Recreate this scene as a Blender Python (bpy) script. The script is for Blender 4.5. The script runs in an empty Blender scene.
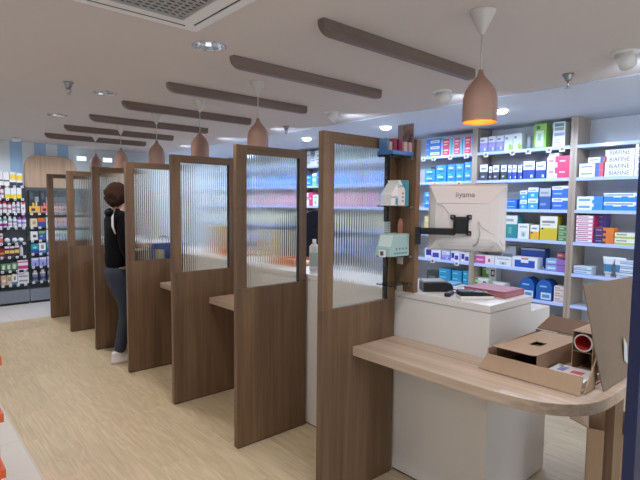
import bpy, bmesh, math, random
from mathutils import Vector, Matrix
random.seed(7)
PI = math.pi
scene = bpy.context.scene
COL = scene.collection

# ------------------------------------------------------------------ colours / materials
def lin(c):
    return c/12.92 if c <= 0.04045 else ((c+0.055)/1.055)**2.4
def hexc(s):
    return tuple(lin(int(s[i:i+2], 16)/255) for i in (0, 2, 4)) + (1.0,)
MATS = {}
def newmat(name):
    m = bpy.data.materials.new(name); m.use_nodes = True
    nt = m.node_tree
    return m, nt, nt.nodes['Principled BSDF']
def plain(name, col, rough=0.5, metal=0.0, noise=0.04, spec=0.5, scale=9.0):
    if name in MATS: return MATS[name]
    m, nt, b = newmat(name)
    b.inputs['Roughness'].default_value = rough
    b.inputs['Metallic'].default_value = metal
    b.inputs['Specular IOR Level'].default_value = spec
    c = hexc(col)
    tc = nt.nodes.new('ShaderNodeTexCoord')
    n = nt.nodes.new('ShaderNodeTexNoise'); n.inputs['Scale'].default_value = scale; n.inputs['Detail'].default_value = 3
    nt.links.new(tc.outputs['Object'], n.inputs['Vector'])
    mx = nt.nodes.new('ShaderNodeMix'); mx.data_type = 'RGBA'
    mx.inputs[6].default_value = tuple(v*(1-noise) for v in c[:3])+(1,)
    mx.inputs[7].default_value = tuple(min(1, v*(1+noise)) for v in c[:3])+(1,)
    nt.links.new(n.outputs['Fac'], mx.inputs[0]); nt.links.new(mx.outputs[2], b.inputs['Base Color'])
    MATS[name] = m
    return m
def pcol(hx, rough=0.45):
    return plain('print_'+hx, hx, rough, 0, 0.02)
def emit(name, col, strength):
    m, nt, b = newmat(name)
    b.inputs['Base Color'].default_value = hexc(col)
    b.inputs['Emission Color'].default_value = hexc(col)
    b.inputs['Emission Strength'].default_value = strength
    return m
def wood(name, dark, light, axis, scale=1.0, rough=0.45, fine=1.0):
    """straight veneer grain along the given axis"""
    m, nt, b = newmat(name)
    N, L = nt.nodes, nt.links
    tc = N.new('ShaderNodeTexCoord'); oi = N.new('ShaderNodeObjectInfo')
    mp = N.new('ShaderNodeMapping')
    s = [9*scale]*3; s['xyz'.index(axis)] = 0.55*scale
    mp.inputs['Scale'].default_value = s
    off = N.new('ShaderNodeVectorMath'); off.operation = 'SCALE'
    off.inputs[0].default_value = (7.1, 3.3, 5.7)
    L.new(oi.outputs['Random'], off.inputs['Scale'])
    L.new(off.outputs[0], mp.inputs['Location'])
    L.new(tc.outputs['Object'], mp.inputs['Vector'])
    n1 = N.new('ShaderNodeTexNoise'); n1.inputs['Scale'].default_value = 1.3; n1.inputs['Detail'].default_value = 5
    n1.inputs['Distortion'].default_value = 0.6
    L.new(mp.outputs[0], n1.inputs['Vector'])
    mp2 = N.new('ShaderNodeMapping'); s2 = [70*scale*fine]*3; s2['xyz'.index(axis)] = 1.6*scale
    mp2.inputs['Scale'].default_value = s2
    L.new(tc.outputs['Object'], mp2.inputs['Vector'])
    n2 = N.new('ShaderNodeTexNoise'); n2.inputs['Scale'].default_value = 1.0; n2.inputs['Detail'].default_value = 4
    L.new(mp2.outputs[0], n2.inputs['Vector'])
    ad = N.new('ShaderNodeMath'); ad.operation = 'MULTIPLY_ADD'; ad.inputs[1].default_value = 0.45
    L.new(n2.outputs['Fac'], ad.inputs[0]); 
    mu = N.new('ShaderNodeMath'); mu.operation = 'MULTIPLY'; mu.inputs[1].default_value = 0.62
    L.new(n1.outputs['Fac'], mu.inputs[0]); L.new(mu.outputs[0], ad.inputs[2])
    cr = N.new('ShaderNodeValToRGB')
    cr.color_ramp.elements[0].position = 0.33; cr.color_ramp.elements[0].color = hexc(dark)
    cr.color_ramp.elements[1].position = 0.70; cr.color_ramp.elements[1].color = hexc(light)
    L.new(ad.outputs[0], cr.inputs[0])
    hs = N.new('ShaderNodeHueSaturation')
    mr = N.new('ShaderNodeMapRange'); mr.inputs[3].default_value = 0.92; mr.inputs[4].default_value = 1.08
    L.new(oi.outputs['Random'], mr.inputs[0]); L.new(mr.outputs[0], hs.inputs['Value'])
    L.new(cr.outputs[0], hs.inputs['Color']); L.new(hs.outputs[0], b.inputs['Base Color'])
    b.inputs['Roughness'].default_value = rough
    bp = N.new('ShaderNodeBump'); bp.inputs['Strength'].default_value = 0.06; bp.inputs['Distance'].default_value = 0.002
    L.new(n2.outputs['Fac'], bp.inputs['Height']); L.new(bp.outputs[0], b.inputs['Normal'])
    return m

WZ = wood('walnut_vertical', '59432f', '82664c', 'z')
WX = wood('walnut_along_x', '59432f', '82664c', 'x')
WY = wood('walnut_lit_along_y', '98826e', 'c6b09a', 'y')  # same walnut as the dividers, lightened to paint in the ledges' stronger light
BEAM = wood('beam_wood', '64544a', '86736a', 'x')
POST = wood('pale_shelf_wood', '98897a', 'b8a898', 'z')
HEAD = wood('header_wood', 'a88b71', 'cdb093', 'z')
WHITE = plain('white_laminate', 'e4e1dc', 0.35, noise=0.01)
WALLW = plain('wall_white', 'dfe0e0', 0.8, noise=0.015)
CEILM = plain('ceiling_main', 'd3cbc6', 0.9, noise=0.012, scale=2)
CEILB = plain('ceiling_band', 'd3dde8', 0.8, noise=0.01, scale=2)
WPLAS = plain('white_plastic', 'e9e9e7', 0.4, noise=0.01)
BLACK = plain('black_plastic', '17181b', 0.45, noise=0.1)
DARKG = plain('dark_grey', '3a3d40', 0.6, noise=0.05)
CHROME = plain('chrome', 'd6d8da', 0.12, 1.0, noise=0.01)
STEEL = plain('brushed_steel', '9b9ea0', 0.3, 1.0, noise=0.05)
TERRA = plain('terracotta', 'a68375', 0.6, noise=0.05)
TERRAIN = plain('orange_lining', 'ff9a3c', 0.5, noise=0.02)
CARD = plain('cardboard', 'b09478', 0.85, noise=0.06, scale=30)
CARD2 = plain('cardboard_grey', '8b7967', 0.85, noise=0.06, scale=30)
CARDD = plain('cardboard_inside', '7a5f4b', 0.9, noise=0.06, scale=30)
NAVY = plain('navy_board', '16204a', 0.5, noise=0.04)
ORANGE = plain('orange_plastic', 'd9622c', 0.4, noise=0.03)
BLUETRAY = plain('blue_tray', '4d7fc4', 0.4, noise=0.02)
MINT = plain('mint_card', 'a9c9c6', 0.5, noise=0.03)
GREYBASE = plain('grey_base', '7e848e', 0.5, noise=0.03)
SHELFMET = plain('shelf_enamel', 'c3c8d2', 0.35, noise=0.02)
TAGW = plain('tag_white', 'eef0f2', 0.4, noise=0.01)
TAGD = plain('tag_display', '6d747c', 0.4, noise=0.3, scale=300)
RAIL = emit('rail_blue', 'a9bbf2', 0.22); RAIL.node_tree.nodes['Principled BSDF'].inputs['Roughness'].default_value = .15
BACKP = plain('shelf_back', 'd3d7dc', 0.6, noise=0.02)
GBACK = plain('gondola_back', '50565a', 0.7, noise=0.04)
SKIN = plain('skin', 'c99a80', 0.55, noise=0.04)
HAIR = plain('brown_hair', '3a251b', 0.8, noise=0.6, scale=45, spec=.15)
JACKET = plain('black_jacket', '0d0d10', 0.85, noise=0.15, spec=.15)
JEANS = plain('blue_jeans', '2b3443', 0.8, noise=0.25, scale=90)
SHOE = plain('white_shoe', 'e2ddda', 0.6, noise=0.02)
SOLE = plain('shoe_sole', 'bfae9d', 0.7, noise=0.05)

def glass_mat(name, rough, tint='f4faf8', ior=1.45):
    m, nt, b = newmat(name)
    b.inputs['Base Color'].default_value = hexc(tint)
    b.inputs['Roughness'].default_value = rough
    b.inputs['IOR'].default_value = ior
    b.inputs['Transmission Weight'].default_value = 1.0
    return m
REED = glass_mat('reeded_glass', 0.06)
CLEAR = glass_mat('clear_glass', 0.02, 'cfe9e4')
WINDOW = glass_mat('window_glass', 0.0, 'ffffff', 1.02)

def floor_mat():
    m, nt, b = newmat('oak_planks'); N, L = nt.nodes, nt.links
    tc = N.new('ShaderNodeTexCoord'); sep = N.new('ShaderNodeSeparateXYZ'); cmb = N.new('ShaderNodeCombineXYZ')
    L.new(tc.outputs['Object'], sep.inputs[0]); L.new(sep.outputs['Y'], cmb.inputs['X']); L.new(sep.outputs['X'], cmb.inputs['Y'])
    br = N.new('ShaderNodeTexBrick'); br.inputs['Scale'].default_value = 1.0
    br.inputs['Brick Width'].default_value = 1.35; br.inputs['Row Height'].default_value = 0.23
    br.inputs['Mortar Size'].default_value = 0.0011; br.inputs['Mortar Smooth'].default_value = 0.3
    br.offset = 0.37
    br.inputs['Color1'].default_value = (0, 0, 0, 1); br.inputs['Color2'].default_value = (1, 1, 1, 1); br.inputs['Mortar'].default_value = (0.3, 0.3, 0.3, 1)
    L.new(cmb.outputs[0], br.inputs['Vector'])
    sh = N.new('ShaderNodeVectorMath'); sh.operation = 'SCALE'; sh.inputs['Scale'].default_value = 13.7
    L.new(br.outputs['Color'], sh.inputs[0])
    ad = N.new('ShaderNodeVectorMath'); ad.operation = 'ADD'
    L.new(cmb.outputs[0], ad.inputs[0]); L.new(sh.outputs[0], ad.inputs[1])
    mp = N.new('ShaderNodeMapping'); mp.inputs['Scale'].default_value = (1.1, 6.5, 1)
    L.new(ad.outputs[0], mp.inputs['Vector'])
    n0 = N.new('ShaderNodeTexNoise'); n0.inputs['Scale'].default_value = 1.1; n0.inputs['Detail'].default_value = 2; n0.inputs['Distortion'].default_value = 0.4
    L.new(mp.outputs[0], n0.inputs['Vector'])
    # cathedral rings : contour lines of a smooth noise
    m1 = N.new('ShaderNodeMath'); m1.operation = 'MULTIPLY'; m1.inputs[1].default_value = 55
    L.new(n0.outputs['Fac'], m1.inputs[0])
    sn = N.new('ShaderNodeMath'); sn.operation = 'SINE'; L.new(m1.outputs[0], sn.inputs[0])
    mp2 = N.new('ShaderNodeMapping'); mp2.inputs['Scale'].default_value = (4, 70, 1)
    L.new(ad.outputs[0], mp2.inputs['Vector'])
    n2 = N.new('ShaderNodeTexNoise'); n2.inputs['Scale'].default_value = 1.0; n2.inputs['Detail'].default_value = 5
    L.new(mp2.outputs[0], n2.inputs['Vector'])
    a1 = N.new('ShaderNodeMath'); a1.operation = 'MULTIPLY_ADD'; a1.inputs[1].default_value = 0.042; a1.inputs[2].default_value = 0.12
    L.new(sn.outputs[0], a1.inputs[0])
    a2 = N.new('ShaderNodeMath'); a2.operation = 'MULTIPLY_ADD'; a2.inputs[1].default_value = 0.5
    L.new(n2.outputs['Fac'], a2.inputs[0]); L.new(a1.outputs[0], a2.inputs[2])
    a3 = N.new('ShaderNodeMath'); a3.operation = 'MULTIPLY_ADD'; a3.inputs[1].default_value = 0.16
    L.new(br.outputs['Color'], a3.inputs[0]); L.new(a2.outputs[0], a3.inputs[2])
    cr = N.new('ShaderNodeValToRGB')
    cr.color_ramp.elements[0].position = 0.18; cr.color_ramp.elements[0].color = hexc('ad9878')
    cr.color_ramp.elements[1].position = 0.62; cr.color_ramp.elements[1].color = hexc('d6c3a2')
    L.new(a3.outputs[0], cr.inputs[0])
    mx = N.new('ShaderNodeMix'); mx.data_type = 'RGBA'; mx.inputs[7].default_value = hexc('9a8a74')
    L.new(cr.outputs[0], mx.inputs[6]); 
    mf = N.new('ShaderNodeMath'); mf.operation = 'MULTIPLY'; mf.inputs[1].default_value = 0.55
    L.new(br.outputs['Fac'], mf.inputs[0]); L.new(mf.outputs[0], mx.inputs[0])
    L.new(mx.outputs[2], b.inputs['Base Color'])
    b.inputs['Roughness'].default_value = 0.48
    return m
def tile_mat():
    m, nt, b = newmat('pale_tile'); N, L = nt.nodes, nt.links
    tc = N.new('ShaderNodeTexCoord')
    br = N.new('ShaderNodeTexBrick'); br.inputs['Scale'].default_value = 1.0; br.offset = 0
    br.inputs['Brick Width'].default_value = 0.6; br.inputs['Row Height'].default_value = 0.6; br.inputs['Mortar Size'].default_value = 0.002
    br.inputs['Color1'].default_value = hexc('d2cdc6'); br.inputs['Color2'].default_value = hexc('d6d1ca'); br.inputs['Mortar'].default_value = hexc('b9b4ad')
    L.new(tc.outputs['Object'], br.inputs['Vector']); L.new(br.outputs['Color'], b.inputs['Base Color'])
    b.inputs['Roughness'].default_value = 0.4
    return m
def stripe_mat():
    m, nt, b = newmat('striped_wallpaper'); N, L = nt.nodes, nt.links
    tc = N.new('ShaderNodeTexCoord'); sep = N.new('ShaderNodeSeparateXYZ'); L.new(tc.outputs['Object'], sep.inputs[0])
    a = N.new('ShaderNodeMath'); a.operation = 'MULTIPLY_ADD'; a.inputs[1].default_value = 1/0.322; a.inputs[2].default_value = STRIPE_OFF
    L.new(sep.outputs['X'], a.inputs[0])
    f = N.new('ShaderNodeMath'); f.operation = 'FRACT'; L.new(a.outputs[0], f.inputs[0])
    g = N.new('ShaderNodeMath'); g.operation = 'GREATER_THAN'; g.inputs[1].default_value = 0.5; L.new(f.outputs[0], g.inputs[0])
    mx = N.new('ShaderNodeMix'); mx.data_type = 'RGBA'; mx.inputs[6].default_value = hexc('a3c8e6'); mx.inputs[7].default_value = hexc('dde7ea')
    L.new(g.outputs[0], mx.inputs[0]); L.new(mx.outputs[2], b.inputs['Base Color'])
    b.inputs['Roughness'].default_value = 0.7
    return m

# ------------------------------------------------------------------ mesh builder
class MB:
    def __init__(s): s.bm = bmesh.new()
    def box(s, x0, x1, y0, y1, z0, z1, bev=0.0, mi=0):
        r = bmesh.ops.create_cube(s.bm, size=1.0)
        vs = r['verts']
        for v in vs:
            v.co = Vector((x0+(v.co.x+.5)*(x1-x0), y0+(v.co.y+.5)*(y1-y0), z0+(v.co.z+.5)*(z1-z0)))
        fs = set(f for v in vs for f in v.link_faces)
        for f in fs: f.material_index = mi
        if bev > 0:
            es = list(set(e for v in vs for e in v.link_edges))
            bmesh.ops.bevel(s.bm, geom=es, offset=bev, segments=2, affect='EDGES', profile=0.6)
        return s
    def prism(s, poly, a, b, axis='z', mi=0, bev=0.0):
        """extrude a 2D polygon along an axis between a and b; poly in the two other axes (xy / xz / yz)"""
        def P(p, t):
            return {'z': (p[0], p[1], t), 'y': (p[0], t, p[1]), 'x': (t, p[0], p[1])}[axis]
        A = [s.bm.verts.new(P(p, a)) for p in poly]; B = [s.bm.verts.new(P(p, b)) for p in poly]
        n = len(poly); fs = [s.bm.faces.new(A[::-1]), s.bm.faces.new(B)]
        for i in range(n): fs.append(s.bm.faces.new((A[i], A[(i+1) % n], B[(i+1) % n], B[i])))
        for f in fs: f.material_index = mi
        bmesh.ops.recalc_face_normals(s.bm, faces=fs)
        if bev > 0:
            es = list(set(e for f in fs[:2] for e in f.edges))
            bmesh.ops.bevel(s.bm, geom=es, offset=bev, segments=2, affect='EDGES', profile=0.6)
        return s
    def lathe(s, prof, c=(0, 0, 0), axis='z', n=32, mi=0, smooth=True, close=False):
        rings = []
        for r, t in prof:
            ring = []
            for i in range(n):
                a = 2*PI*i/n; u, v = r*math.cos(a), r*math.sin(a)
                p = {'z': (u, v, t), 'y': (u, t, v), 'x': (t, u, v)}[axis]
                ring.append(s.bm.verts.new(Vector(p)+Vector(c)))
            rings.append(ring)
        fs = []
        for k in range(len(rings)-1):
            for i in range(n):
                j = (i+1) % n
                fs.append(s.bm.faces.new((rings[k][i], rings[k][j], rings[k+1][j], rings[k+1][i])))
        if close:
            fs.append(s.bm.faces.new(rings[0][::-1])); fs.append(s.bm.faces.new(rings[-1]))
        for f in fs: f.material_index = mi; f.smooth = smooth
        bmesh.ops.recalc_face_normals(s.bm, faces=fs)
        return s
    def tube(s, pts, r, n=8, mi=0):
        pts = [Vector(p) for p in pts]; rings = []
        for k, p in enumerate(pts):
            d = (pts[min(k+1, len(pts)-1)]-pts[max(k-1, 0)]).normalized()
            up = Vector((0, 0, 1)) if abs(d.z) < .9 else Vector((1, 0, 0))
            u = d.cross(up).normalized(); v = d.cross(u)
            rr = r[k] if isinstance(r, (list, tuple)) else r
            rings.append([s.bm.verts.new(p+rr*(math.cos(2*PI*i/n)*u+math.sin(2*PI*i/n)*v)) for i in range(n)])
        fs = []
        for k in range(len(rings)-1):
            for i in range(n):
                j = (i+1) % n
                f = s.bm.faces.new((rings[k][i], rings[k][j], rings[k+1][j], rings[k+1][i])); f.smooth = True; fs.append(f)
        fs.append(s.bm.faces.new(rings[0][::-1])); fs.append(s.bm.faces.new(rings[-1]))
        for f in fs: f.material_index = mi
        bmesh.ops.recalc_face_normals(s.bm, faces=fs)
        return s
    def sheet(s, q, t, nu=1, nv=1, mi=0):
        """panel through four corners (a,b,c,d) with thickness t"""
        a, b, c, d = [Vector(p) for p in q]
        nrm = ((c-a).cross(d-b)).normalized()*t
        g = []
        for k in (0, 1):
            g.append([[s.bm.verts.new(a.lerp(b, i/nu).lerp(d.lerp(c, i/nu), j/nv)+nrm*k) for i in range(nu+1)] for j in range(nv+1)])
        fs = []
        for k in (0, 1):
            for j in range(nv):
                for i in range(nu):
                    G = g[k]; fs.append(s.bm.faces.new((G[j][i], G[j][i+1], G[j+1][i+1], G[j+1][i])))
        border = [(0, i) for i in range(nu)]+[(j, nu) for j in range(nv)]+[(nv, i) for i in range(nu, 0, -1)]+[(j, 0) for j in range(nv, 0, -1)]
        n = len(border)
        for k in range(n):
            (j0, i0), (j1, i1) = border[k], border[(k+1) % n]
            fs.append(s.bm.faces.new((g[0][j0][i0], g[0][j1][i1], g[1][j1][i1], g[1][j0][i0])))
        for f in fs: f.material_index = mi
        bmesh.ops.recalc_face_normals(s.bm, faces=fs)
        return s
    def mesh(s, name):
        me = bpy.data.meshes.new(name); s.bm.to_mesh(me); s.bm.free(); return me
    def build(s, name, mat, parent=None, loc=(0, 0, 0), rot=(0, 0, 0)):
        me = s.mesh(name)
        for m in (mat if isinstance(mat, (list, tuple)) else [mat]): me.materials.append(m)
        return link(name, me, parent, loc, rot)
def link(name, data, parent=None, loc=(0, 0, 0), rot=(0, 0, 0)):
    o = bpy.data.objects.new(name, data); COL.objects.link(o)
    o.location = loc; o.rotation_euler = rot
    if parent: o.parent = parent
    return o
def tag(o, label, cat, group=None, kind=None):
    o['label'] = label; o['category'] = cat
    if group: o['group'] = group
    if kind: o['kind'] = kind
    return o
def thing(name, label, cat, loc=(0, 0, 0), rz=0, group=None):
    o = link(name, None, None, loc, (0, 0, rz)); o.empty_display_size = 0.05
    return tag(o, label, cat, group)
def struct(name, mb, mat):
    o = mb.build(name, mat) if isinstance(mb, MB) else mb
    o['kind'] = 'structure'; return o
def copy_tree(o, parent=None):
    c = o.copy(); COL.objects.link(c)
    if parent: c.parent = parent
    for ch in list(o.children): copy_tree(ch, c)
    return c
def text_mesh(s, size, mat, ext=0.0004, align='CENTER'):
    cu = bpy.data.curves.new('printed_word', 'FONT'); cu.body = s; cu.size = size; cu.extrude = ext
    cu.align_x = align; cu.align_y = 'CENTER'; cu.resolution_u = 3
    o = bpy.data.objects.new('printed_word', cu); COL.objects.link(o)
    bpy.context.view_layer.update()
    me = bpy.data.meshes.new_from_object(o.evaluated_get(bpy.context.evaluated_depsgraph_get()))
    bpy.data.objects.remove(o); me.materials.clear(); me.materials.append(mat)
    return me
ORD = ['first', 'second', 'third', 'fourth', 'fifth', 'sixth', 'seventh', 'eighth', 'ninth', 'tenth', 'eleventh', 'twelfth', 'thirteenth', 'fourteenth',
       'fifteenth', 'sixteenth', 'seventeenth', 'eighteenth', 'nineteenth', 'twentieth', 'twenty-first', 'twenty-second', 'twenty-third', 'twenty-fourth']

# ------------------------------------------------------------------ camera
F, YAW, PITCH, ROLL, H = 493.509, 0.723, 0.074, 0.009, 1.55
cy, sy, cp, sp = math.cos(YAW), math.sin(YAW), math.cos(PITCH), math.sin(PITCH)
fwd = Vector((sy*cp, cy*cp, -sp)); rt = Vector((cy, -sy, 0)); up = rt.cross(fwd)
cr_, sr_ = math.cos(ROLL), math.sin(ROLL)
r2 = cr_*rt+sr_*up; u2 = -sr_*rt+cr_*up
cam_d = bpy.data.cameras.new('camera'); cam_d.sensor_width = 36; cam_d.lens = 36*F/640; cam_d.clip_start = 0.05
cam = bpy.data.objects.new('camera', cam_d); COL.objects.link(cam)
cam.matrix_world = Matrix(((r2.x, u2.x, -fwd.x, 0), (r2.y, u2.y, -fwd.y, 0), (r2.z, u2.z, -fwd.z, H), (0, 0, 0, 1)))
scene.camera = cam

# ------------------------------------------------------------------ room
ZC = 2.431
XL, XR, Y0R, Y1R = -2.6, 5.50, -2.6, 8.95
STRIPE_OFF = 0.0
PY = [1.803, 2.612, 3.511, 4.424, 5.349, 6.283, 7.204]     # divider faces (towards the camera)
XP, XPE, HP, TP = 1.603, 2.157, 1.902, 0.036               # divider front edge, far edge, height, thickness
struct('floor', MB().box(0.606, XR, Y0R, 7.32, -0.1, 0), floor_mat())
struct('floor', MB().box(XL, 0.606, Y0R, 7.32, -0.1, 0).box(XL, XR, 7.32, Y1R, -0.1, 0), tile_mat())
DL = [(1.416, 2.566), (1.384, 4.241), (1.373, 5.65)]
ceil = MB().box(XL, 3.80, Y0R, Y1R, ZC, ZC+0.12)
cme = ceil.mesh('ceiling'); cme.materials.append(CEILM)
co = link('ceiling', cme)
cut = MB()
for x, y in DL: cut.lathe([(0.08, ZC-0.05), (0.08, ZC+0.09)], (x, y, 0), n=32, close=True)
cuto = cut.build('cutter', CEILM)
md = co.modifiers.new('b', 'BOOLEAN'); md.object = cuto; md.operation = 'DIFFERENCE'; md.solver = 'EXACT'
bpy.context.view_layer.update()
nm = bpy.data.meshes.new_from_object(co.evaluated_get(bpy.context.evaluated_depsgraph_get()))
co.modifiers.clear(); co.data = nm; bpy.data.objects.remove(cuto)
struct('ceiling', co, None)
struct('ceiling', MB().box(3.82, XR, Y0R, Y1R, ZC, ZC+0.12), CEILB)
struct('trim_1', MB().box(3.80, 3.82, Y0R, Y1R, ZC+0.012, ZC+0.1), DARKG)
struct('wall_right', MB().box(XR, XR+0.1, Y0R, Y1R, 0, ZC), WALLW)
STRIPE_OFF = -(1.432/0.322)
struct('wall_far', MB().box(XL, 2.34, Y1R-0.35, Y1R-0.25, 0, ZC), stripe_mat())
struct('wall_far', MB().box(2.34, XR, Y1R-0.05, Y1R+0.05, 0, ZC), plain('far_wall_grey', 'd9dcdc', 0.8))
struct('wall_left', MB().box(XL-0.1, XL, Y0R, Y1R, 0, ZC), WALLW)
# shop front behind the camera: a wall with a wide glazed opening
fw = MB().box(XL, -1.9, Y0R-0.1, Y0R, 0, ZC).box(4.6, XR, Y0R-0.1, Y0R, 0, ZC).box(-1.9, 4.6, Y0R-0.1, Y0R, 2.3, ZC)
struct('wall_front', fw, WALLW)
wf = struct('window_1', MB().box(-1.9, 4.6, Y0R-0.09, Y0R-0.03, 0, 0.06).box(-1.9, 4.6, Y0R-0.09, Y0R-0.03, 2.24, 2.3)
       .box(-1.9, -1.84, Y0R-0.09, Y0R-0.03, 0.06, 2.24).box(4.54, 4.6, Y0R-0.09, Y0R-0.03, 0.06, 2.24).box(1.3, 1.36, Y0R-0.09, Y0R-0.03, 0.06, 2.24), STEEL)
MB().box(-1.84, 1.3, Y0R-0.065, Y0R-0.055, 0.06, 2.24).build('window_pane', WINDOW, wf)
MB().box(1.36, 4.54, Y0R-0.065, Y0R-0.055, 0.06, 2.24).build('window_pane', WINDOW, wf)

# ------------------------------------------------------------------ ceiling fittings
BN = ['nearest', 'second', 'third', 'fourth', 'fifth', 'sixth', 'farthest']
def beam_poly():
    z0, z1 = 2.362, ZC
    pts = [(XP, z1)]
    for k in range(7):
        a = PI+k/6*PI/2
        pts.append((XP+0.075+0.075*math.cos(a), z0+0.055+0.055*math.sin(a)))
    for k in range(6):
        a = 1.5*PI+k/5*PI/2
        pts.append((2.93-0.03+0.03*math.cos(a), z0+0.03+0.03*math.sin(a)))
    pts.append((2.93, z1))
    return pts
beam_me = MB().prism(beam_poly(), 0, 0.045, 'y').mesh('ceiling_beam'); beam_me.materials.append(BEAM)
for i, y in enumerate(PY):
    tag(link('ceiling_beam', beam_me, None, (0, y, 0)), f'{BN[i]} brown wooden beam strip across the white ceiling', 'beam', 'wooden strips on the ceiling')

def pendant(y, label, first=[None]):
    if first[0] is None:
        t = thing('pendant_lamp', label, 'lamp', (2.087, y, ZC), 0, 'terracotta pendant lamps above the dividers')
        MB().lathe([(0.001, 0), (0.058, 0), (0.058, -0.006), (0.012, -0.098), (0.006, -0.105), (0.001, -0.105)], n=32).build('ceiling_cap', plain('cap_grey', 'd2cdca', .5), t)
        MB().tube([(0, 0, -0.1), (0, 0, -0.275)], 0.0042).build('cord', plain('cord_grey', 'c9c2bd', 0.6), t)
        pr = [(0.010, -0.262), (0.013, -0.275), (0.016, -0.287), (0.030, -0.306), (0.052, -0.331), (0.068, -0.358), (0.0765, -0.39), (0.078, -0.42), (0.078, -0.50)]
        sh = MB().lathe(pr, n=40).lathe([(0.078, -0.50), (0.075, -0.5)], n=40).build('lamp_shade', TERRA, t)
        pi_ = [(0.075, -0.5), (0.075, -0.42), (0.073, -0.39), (0.065, -0.36), (0.05, -0.335), (0.028, -0.312), (0.001, -0.305)]
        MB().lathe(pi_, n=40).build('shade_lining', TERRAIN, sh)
        bm = MB(); bmesh.ops.create_uvsphere(bm.bm, u_segments=16, v_segments=10, radius=0.024, matrix=Matrix.Translation((0, 0, -0.42)))
        bm.lathe([(0.012, -0.305), (0.012, -0.4)], n=12, mi=1)
        bm.build('bulb', [emit('bulb_glow', 'ffb45e', 6), WPLAS], t)
        first[0] = t
    else:
        t = copy_tree(first[0]); t.location.y = y; t['label'] = label
    return t
pl = [(1.256, 'nearest'), (3.066, 'second nearest'), (3.955, 'third nearest'), (4.864, 'fourth nearest'), (5.863, 'fifth nearest'), (6.771, 'farthest')]
for y, n in pl:
    pendant(y, f'{n} terracotta bottle-shaped pendant lamp hanging on a thin cord')

def downlight(x, y, label):
    t = thing('recessed_downlight', label, 'ceiling light', (x, y, ZC), 0, 'recessed chrome downlights')
    MB().lathe([(0.079, 0.0), (0.096, 0.0), (0.096, -0.004), (0.082, -0.006), (0.079, 0.0)], n=36).build('trim_ring', CHROME, t)
    MB().lathe([(0.079, 0.0), (0.076, 0.02), (0.066, 0.05), (0.045, 0.075)], n=14, smooth=False).build('reflector', CHROME, t)
    MB().lathe([(0.045, 0.075), (0.001, 0.075)], n=14).build('bulb', emit('downlight_bulb', 'fff4e8', 25), t)
for (x, y), n in zip(DL, ('nearest', 'middle', 'farthest')):
    downlight(x, y, f'{n} recessed chrome downlight with faceted reflector in main ceiling')

def sprinkler(x, y, label):
    t = thing('fire_sprinkler', label, 'sprinkler', (x, y, ZC), 0, 'ceiling sprinklers')
    MB().lathe([(0.001, 0), (0.036, 0), (0.033, -0.01), (0.022, -0.03), (0.02, -0.045), (0.001, -0.045)], n=24).build('cup', STEEL, t)
    MB().lathe([(0.001, -0.045), (0.009, -0.045), (0.009, -0.075), (0.001, -0.08)], n=16).tube([(-0.016, 0, -0.045), (-0.018, 0, -0.07), (0, 0, -0.09)], 0.0025).tube([(0.016, 0, -0.045), (0.018, 0, -0.07), (0, 0, -0.09)], 0.0025).build('nozzle', CHROME, t)
    MB().lathe([(0.001, -0.09), (0.018, -0.09), (0.018, -0.093), (0.001, -0.093)], n=20).build('deflector', CHROME, t)
sprinkler(1.063, 4.042, 'metal sprinkler head in the ceiling left of the beams')
sprinkler(3.487, 1.446, 'metal sprinkler head in the ceiling right of nearest pendant lamp')
sprinkler(3.498, 4.569, 'metal sprinkler head seen above the second divider')
tag(MB().lathe([(0.001, 0), (0.06, 0), (0.06, -0.03), (0.045, -0.05), (0.001, -0.05)], (1.437, 8.114, ZC), n=28).build('smoke_detector', WPLAS),
    'round white smoke detector on ceiling near the striped wall', 'smoke detector')

def spot(x, y, label):
    t = thing('swivel_spotlight', label, 'ceiling light', (x, y, ZC), 0, 'white swivel spotlights')
    MB().lathe([(0.001, 0), (0.075, 0), (0.07, -0.008), (0.001, -0.008)], n=32).build('trim_ring', WPLAS, t)
    a = MB().lathe([(0.001, 0.045), (0.048, 0.045), (0.048, -0.045), (0.040, -0.045), (0.038, -0.02), (0.001, -0.02)], n=28)
    h = a.build('lamp_head', WPLAS, t, (0.02, 0, -0.035), (0, math.radians(-58), 0))
    MB().lathe([(0.001, -0.022), (0.036, -0.022)], n=24).build('lens', emit('spot_lens', 'eaf4ff', 14), h)
spot(3.301, 2.318, 'white swivel spotlight beside nearest pendant lamp aimed at shelves')
spot(3.287, 3.564, 'white swivel spotlight above the nearest divider aimed at shelves')
spot(3.228, 1.026, 'white swivel spotlight at right edge of the ceiling')

for k in range(6):
    y = 0.99+1.412*k
    t = thing('soffit_downlight', f'bright round downlight in blue-white ceiling band, {ORD[k]} from the right', 'ceiling light', (4.355, y, ZC), 0, 'bright round downlights over the shelves')
    MB().lathe([(0.062, 0), (0.075, 0), (0.075, -0.004), (0.062, -0.003)], n=32).build('trim_ring', WPLAS, t)
    MB().lathe([(0.062, -0.003), (0.055, -0.02), (0.035, -0.032), (0.001, -0.037)], n=32).build('diffuser', emit('soffit_glow', 'e8f2ff', 14), t)

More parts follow.
